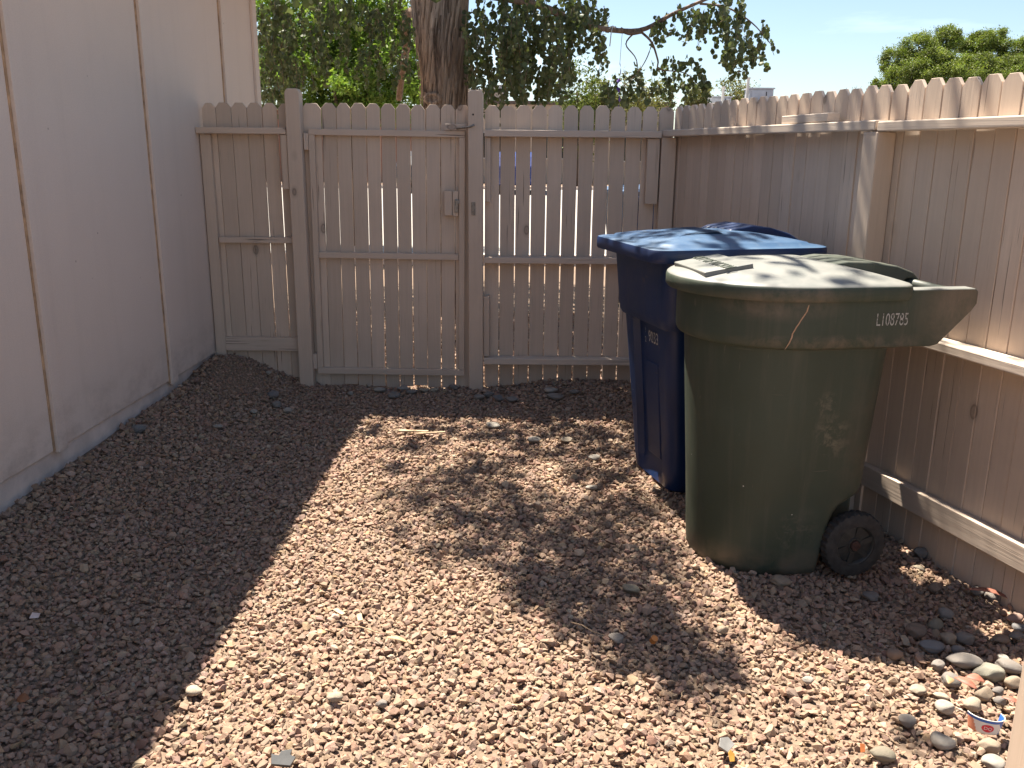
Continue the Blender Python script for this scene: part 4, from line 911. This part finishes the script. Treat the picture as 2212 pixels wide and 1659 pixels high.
for a in ((845,770,140,100,BROWN,'large brown round rock in the shaded rock pile right of the green bin wheel'),(1035,655,115,75,GREY,'grey rock topping the shaded rock pile'),(975,730,110,95,OLIV,'angular olive rock leaning in the middle of shaded rock pile'),
          (1055,820,110,80,TAN,'small tan block of rock in the shaded pile'),(1165,818,120,85,GREY,'smooth grey oval rock at the right of tan block in shade'),(950,870,160,80,BGREY,'blue grey flat rock at the lower edge of shaded pile'),
          (710,918,115,88,BROWN,'speckled round rock alone at the shadow edge'),(1155,958,240,85,GREY,'long flat grey rock at the shadow edge by lower right'),(1320,1038,210,125,GGREEN,'biggest pale greenish rock in the lower right rock pile'),
          (990,992,95,72,GREY,'grey egg shaped rock left of the long flat rock'),(1070,1085,140,90,GREY,'pitted grey rock beside the red leaves'),(1285,1175,130,118,TAN,'rounded tan rock below the red leaves'),
          (1215,1252,130,112,CREAM,'cream coloured rock just above the paper cup'),(1035,1262,120,72,PALE,'thin pale slab rock left of the cream rock'),(790,1350,110,82,GREY,'pitted light grey rock left of the paper cup'),
          (1020,1480,155,92,PALE,'flat pale grey rock below and left of the paper cup'),(630,1565,168,88,OLIV,'long olive grey rock at the bottom edge near orange plastic bit'),(1318,1515,150,125,TAN,'bulky tan rock right below the paper cup'),
          (1345,1622,150,85,PALE,'white speckled rock at the bottom right corner'),(1445,995,190,85,GREY,'wide grey rock touching the corner post edge'),(1480,1105,120,145,TAN,'tall tan rock beside the corner post'),
          (1380,1162,80,58,DGREY,'small dark grey rock above its darker twin'),(1395,1222,82,85,DGREY,'round dark grey rock by the corner post'),(1490,687,112,55,PINK,'pink rock at the right frame edge in shade'),
          (1515,745,90,60,BGREY,'bluish rock below the pink rock'),(1500,800,110,55,GREY,'grey sliver of rock at the right frame edge'),(1400,822,110,55,BROWN,'brown rock in shade near right frame edge'),
          (1240,512,90,58,GREY,'grey rock against the fence foot'),(1335,542,92,50,GREY,'lighter rock against the fence foot nearer the camera'),(970,490,96,80,BROWN,'dark brown rock below the sunlit chip'),
          (555,545,112,58,DGREY,'dark slate rock below the bin wheel'),(430,412,72,45,TAN,'tan pebble right of the bin foot'),(880,262,95,70,GREY,'grey rock at the fence foot behind the wheel'),(1120,890,90,75,DGREY,'dark rock between the flat blue grey one and grey oval'),
          (1010,1190,110,40,CREAM,'cream sliver above the pale slab'),(860,1150,110,50,CREAM,'cream flat stone in sun left of the pitted grey rock'),(1410,945,80,45,PALE,'pale chip rock over the wide grey rock')):
    rk(*a, src='c1')
for a in ((1685,1254,52,24,TAN,'tan stone half under the front of green bin'),(1363,1271,40,18,OLIV,'olive stone left of the green bin foot in dapple'),(1331,1378,36,16,GREY,'grey flat stone in the streak of tree shade'),
          (1559,1360,25,18,TAN,'smooth orange tan pebble near the bin shadow edge'),(1745,1469,25,15,PALE,'white grey pebble in the sunny strip below bin shadow'),(419,1491,36,20,CREAM,'cream oval stone on the house shadow edge'),
          (722,1505,36,20,CREAM,'cream rounded stone in the sunlit foreground'),(824,1520,27,20,GREY,'grey stone beside cream one in sunlit foreground'),(1064,918,33,13,PALE,'pale oval stone in sun before the gate shadow'),
          (1153,949,34,10,PALE,'left pale flat stone of two in the mottled sun'),(1224,949,26,9,CREAM,'right small flat stone of two in the mottled sun'),(1284,988,28,8,PALE,'white sliver stone beside the blue bin foot'),(1278,1052,26,9,PALE,'pale stone in shade left of the blue bin'),
          (1199,856,36,12,GREY,'grey flat cobble before the right picket panel'),(1190,842,30,12,PALE,'pale cobble stacked behind the grey flat cobble'),(1161,813,24,15,RED,'dark red round rock at the foot of right picket panel'),
          (870,838,26,10,PALE,'sunlit pale cobble under the gate gap'),(888,846,28,12,GREY,'grey cobble just below the gate gap'),(851,853,34,14,GREY,'broad grey cobble in front of the gate'),(820,842,26,12,PALE,'pale cobble under the middle of gate'),
          (757,850,14,9,PALE,'small pale cobble left of the gate middle'),(915,842,22,9,CREAM,'cream cobble under the gate near latch post'),(938,842,20,8,CREAM,'thin cream cobble beside the latch post foot'),(1035,857,26,14,GREY,'rounded grey cobble right of the latch post'),
          (1055,852,26,14,DGREY,'dark cobble behind the rounded one by latch post'),(1075,859,28,14,BGREY,'blue grey cobble in front of right picket panel'),(1105,862,26,10,GREY,'small grey cobble further right of the blue grey one'),
          (590,852,30,18,BGREY,'dark bluish rock near the dirt mound'),(621,886,20,13,PALE,'pale round stone in shade before the hinge post'),(597,874,22,16,GREY,'grey round stone left of the pale one in shade'),(548,888,16,10,PALE,'small pale stone at foot of the dirt mound'),(580,805,12,10,PALE,'little white stone on the dirt mound'),
          (300,925,30,22,BGREY,'blue black rock lying by the house wall'),(470,920,22,8,PALE,'thin light stone in the left shade'),(980,836,24,12,GREY,'grey cobble against the latch side of the gate'),(1240,846,24,10,GREY,'grey cobble near the corner of picket panel')):
    rk(*a)
rnd = random.Random(77)
for i, (px, py, w, h, c, lbl) in enumerate(RK):
    p = place(px, py, 0.028); dep = (p - Vector((0,0,EYE))).dot(fw); wx = w/FPX*dep/2; hh = h/FPX*dep/2
    o = bpy.data.objects.new('river_rock', RM[i % len(RM)]); COL.objects.link(o)
    hz = min(hh*1.0, wx*0.75); o.scale = (wx*1.02, wx*rnd.uniform(.72, .95), max(hz, wx*0.36))
    o.location = (p.x, p.y, p.z + max(hz, wx*.36)*-0.02); o.rotation_euler = (rnd.uniform(-.15, .15), rnd.uniform(-.15, .15), rnd.uniform(-.4, .4))
    k = rnd.uniform(.9, 1.1); k *= 0.68; o.color = (c[0]*k, c[1]*k, c[2]*k, 1); tag(o, lbl, 'rock', 'rounded river rocks')

# ------------------------------------------------------------------ litter
DRY = plain('dried_red_leaf', (0.26, 0.10, 0.065), 0.6, var=0.3, scale=60)
DRYTAN = plain('dried_tan_leaf', (0.36, 0.25, 0.13), 0.65, var=0.3, scale=60)
WOOD = plain('pale_split_wood', (0.40, 0.29, 0.18), 0.8, var=0.25, scale=50)
TWIGM = plain('dry_twig', (0.20, 0.14, 0.09), 0.85, var=0.35, scale=50)
def fallen_leaf(px, py, ln, wd, rz, mat, label, dz=0.045, tilt=(0.25, 0.1)):
    p = place(px, py, dz); b = MB(); N = 9; rows = []
    for i in range(N):
        t = i/(N-1); w = wd*math.sin(math.pi*min(max(t, .02), .98))**0.8; x = (t-.5)*ln; z = 0.12*ln*math.sin(math.pi*t)
        rows.append([(x, -w, z+0.25*w), (x, 0, z), (x, w, z+0.25*w)])
    b.add([q_ for r_ in rows for q_ in r_], [(3*i+s, 3*i+s+1, 3*i+s+4, 3*i+s+3) for i in range(N-1) for s in (0, 1)])
    o = b.build('fallen_leaf', mat, smooth=True); m_ = o.modifiers.new('thick', 'SOLIDIFY'); m_.thickness = 0.0006
    o.location = p; o.rotation_euler = (tilt[0], tilt[1], rz); return tag(o, label, 'leaf', 'fallen dry leaves')
def c5(x, y): return ((2700 + x/5.53)*0.7373, (1950 + y/5.53)*0.7373)
fallen_leaf(*c5(715,290), 0.068, 0.013, R(-50), DRY, 'long red brown dry leaf crossing toward the tan rock', 0.06)
fallen_leaf(*c5(870,225), 0.055, 0.014, R(-20), DRY, 'red brown dry leaf tucked under the greenish rock', 0.06)
fallen_leaf(*c5(1450,570), 0.05, 0.009, R(-35), DRY, 'narrow red leaf sticking out beside the corner post', 0.06)
fallen_leaf(2135,1285, 0.16, 0.012, R(-18), DRY, 'long dark red leaf strip at the foot of right fence', 0.04)
fallen_leaf(858,1383, 0.075, 0.008, R(-12), DRYTAN, 'curled tan leaf in the sunlit foreground', 0.05)
fallen_leaf(695,1367, 0.03, 0.009, R(30), DRYTAN, 'tiny tan leaf near the house shadow edge', 0.045)
fallen_leaf(1985,1228, 0.05, 0.010, R(-40), plain('sunlit_bark_chip', (0.42, 0.35, 0.25), 0.7), 'pale sunlit chip near fence behind the wheel', 0.05)
fallen_leaf(50,1510, 0.036, 0.014, R(5), plain('rust_leaf', (0.21, 0.085, 0.035), 0.7), 'rust coloured oval leaf in the dark shade at left', 0.045, (0.5, 0))
fallen_leaf(2050,1470, 0.05, 0.012, R(60), DRYTAN, 'dry tan leaf caught between rocks in lower right shade', 0.05)
def stick(px, py, ln, rad, rz, mat, label, name='stick', flat=False):
    p = place(px, py, 0.045); b = MB()
    if flat: b.box(-ln/2, ln/2, -rad*1.6, rad*1.6, -rad*.5, rad*.5)
    else: b.tube([(-ln/2,0,0),(-ln*.2,ln*.04,0.003),(ln*.15,-ln*.02,0.002),(ln/2,ln*.03,0.004)], [rad,rad*.9,rad*.8,rad*.4], 6)
    o = b.build(name, mat); o.location = p; o.rotation_euler = (0, R(random.uniform(-6, 6)), rz); return tag(o, label, 'stick' if name == 'stick' else 'wood chip', 'bits of wood on the gravel')
stick(733,1322, 0.048, 0.005, R(-42), WOOD, 'pale wood chip leaning left of another in foreground', 'wood_chip', True)
stick(777,1334, 0.038, 0.005, R(-75), WOOD, 'pale wood chip upright right of the other in foreground', 'wood_chip', True)
stick(800,1363, 0.17, 0.0022, R(-14), WOOD, 'thin straw coloured twig under the two wood chips')
stick(893,931, 0.17, 0.007, R(-14), WOOD, 'left wood shim of two in sun before the gate', 'wood_chip', True)
stick(930,935, 0.16, 0.006, R(-2), WOOD, 'right wood shim of two in sun before the gate', 'wood_chip', True)
stick(1270,1360, 0.13, 0.002, R(-35), TWIGM, 'dark bent twig inside the mottled shade streak')
stick(330,1525, 0.10, 0.0018, R(25), TWIGM, 'thin dark twig in the left shade')
stick(1560,1560, 0.12, 0.0018, R(-30), TWIGM, 'thin twig above the clear plastic scrap')
# grass-thin straw litter nobody could count
b = MB(); rnd = random.Random(31)
for k in range(420):
    x = rnd.uniform(-1.6, 1.5); y = rnd.uniform(1.7, 5.3)
    if abs(x) > 0.6*y: continue
    z = float(hgt(x, y)) + rnd.uniform(0.018, 0.032); a = rnd.uniform(0, 6.28); l_ = rnd.uniform(0.015, 0.05); b.tube([(x,y,z),(x+l_*.5*math.cos(a),y+l_*.5*math.sin(a),z+0.004),(x+l_*math.cos(a+.2),y+l_*math.sin(a+.2),z)], 0.0009, 4)
tag(b.build('straw_litter', WOOD), 'fine dry straw and stem bits strewn over the gravel', 'straw', kind='stuff')
# torn paper cup
CUPW = plain('waxed_white_paper', (0.68, 0.66, 0.62), 0.5, var=0.05); CUPB = plain('cup_blue_print', (0.03, 0.12, 0.42), 0.5, var=0.1); CUPO = plain('cup_orange_print', (0.62, 0.25, 0.15), 0.5, var=0.1); CUPR = plain('cup_red_print', (0.62, 0.03, 0.05), 0.5, var=0.1)
cp = place(2122, 1572, 0.03)
cup = thing('torn_paper_cup', 'torn strip of blue and white paper cup with red oval logo by lower right', 'paper cup', tuple(cp), R(12)); cup.rotation_euler = (R(-6), R(8), R(8))
def cup_pt(a, t, off=0.0):
    r_ = 0.036 + 0.007*t + off; return (r_*math.sin(a)*1.12, -r_*math.cos(a)*1.05, t*0.043)
NA_, NT_ = 44, 10; a_ = [-1.75 + 3.35*i/NA_ for i in range(NA_+1)]
V_ = [cup_pt(a, t/NT_ + (0.10*math.sin(a*2.0) if 0 < t < NT_ else 0)*0.0) for a in a_ for t in range(NT_+1)]
F_ = [(i*(NT_+1)+t, (i+1)*(NT_+1)+t, (i+1)*(NT_+1)+t+1, i*(NT_+1)+t+1) for i in range(NA_) for t in range(NT_)]
b = MB(); b.add(V_, F_); cw = b.build('cup_wall', CUPW, cup, smooth=True)
for m_ in (CUPB, CUPO): cw.data.materials.append(m_)
for k, p in enumerate(cw.data.polygons):
    i, t = divmod(k, NT_); a = a_[i]
    if t >= NT_-2: p.material_index = 1
    elif a > 0.42 + 0.20*math.sin(t*.6): p.material_index = 1
    elif a < -1.05 - 0.04*t: p.material_index = 2
md = cw.modifiers.new('thick', 'SOLIDIFY'); md.thickness = 0.0008; md.offset = 1
b = MB(); b.tube([cup_pt(a, 1.0, 0.0006) for a in a_], 0.0013, 8); b.build('rim', CUPW, cup, smooth=True)
b = MB(); c0 = -0.38; ring = [cup_pt(c0+0.36*math.cos(2*math.pi*i/28), 0.42+0.26*math.sin(2*math.pi*i/28), 0.0014) for i in range(28)]
b.add([cup_pt(c0, 0.42, 0.0016)]+ring, [(0, i+1, (i+1) % 28+1) for i in range(28)]); lg = b.build('logo', CUPR, cup)
Vt, Ft = text_mesh('DQ', 1.0); b = MB(); b.add([cup_pt(c0 + p.x*0.30, 0.42 + p.y*0.30, 0.0024) for p in Vt], Ft)
me = bpy.data.meshes.new('lettering'); me.from_pydata(b.v, [], b.f); me.materials.append(CUPW); o = bpy.data.objects.new('lettering', me); COL.objects.link(o); o.parent = lg
# small plastic bits
def scrap(name, label, cat, px, py, pts, mat, thick=0.001, dz=0.04, rot=(0,0,0)):
    p = place(px, py, dz); b = MB(); b.prism(pts, -thick, thick, axis='z'); o = b.build(name, mat, bevel=0.0004); o.location = p; o.rotation_euler = rot; return tag(o, label, cat)
scrap('paper_scrap', 'small pinkish white paper scrap in the dark shade at left', 'paper', 75, 1330, [(-.014,-.010),(.012,-.008),(.015,.009),(-.010,.012)], plain('pinkish_paper', (0.55, 0.45, 0.42), 0.7), rot=(0.5, 0.1, 0.2))
scrap('plastic_chunk', 'broken dark grey plastic piece at the bottom of the sunlit gravel', 'plastic', 612, 1637, [(-.028,-.018),(.018,-.022),(.030,.0),(.016,.006),(.020,.020),(-.006,.016),(-.012,.004),(-.030,.008)], plain('dark_grey_plastic', (0.05, 0.05, 0.05), 0.5), 0.006, 0.05, (0.5, 0.15, 0.2))
scrap('wrapper', 'orange and clear plastic wrapper scrap at the bottom right centre', 'wrapper', 1580, 1632, [(-.008,-.015),(.006,-.014),(.011,.003),(.0,.014),(-.009,.006)], plain('orange_wrapper', (0.50, 0.26, 0.05), 0.5), 0.001, 0.05, (0.8, 0.3, 0.4))
scrap('wrapper', 'crumpled clear grey wrapper beside the orange scrap', 'wrapper', 1568, 1608, [(-.018,-.014),(.016,-.018),(.022,.006),(.004,.020),(-.020,.010)], plain('milky_plastic', (0.17, 0.165, 0.155), 0.4), 0.003, 0.045, (0.4, -0.2, 0.9))
scrap('plastic_chip', 'tiny orange and white plastic bit near the bottom centre right', 'plastic', 1863, 1615, [(-.006,-.012),(.005,-.010),(.007,.009),(-.005,.010)], plain('orange_plastic', (0.45, 0.14, 0.04), 0.5), 0.002, 0.045, (0.9, 0.1, 0.1))
p = place(1412, 1382, 0.04); b = MB(); b.tube([(0,0,-0.010),(0,0,0.010)], 0.011, 20); oc = b.build('bottle_cap', plain('orange_cap', (0.34, 0.13, 0.03), 0.5), bevel=0.001); oc.location = p; oc.rotation_euler = (0.5, 0.3, 0)
tag(oc, 'small orange cap lying in the mottled shade streak', 'cap')
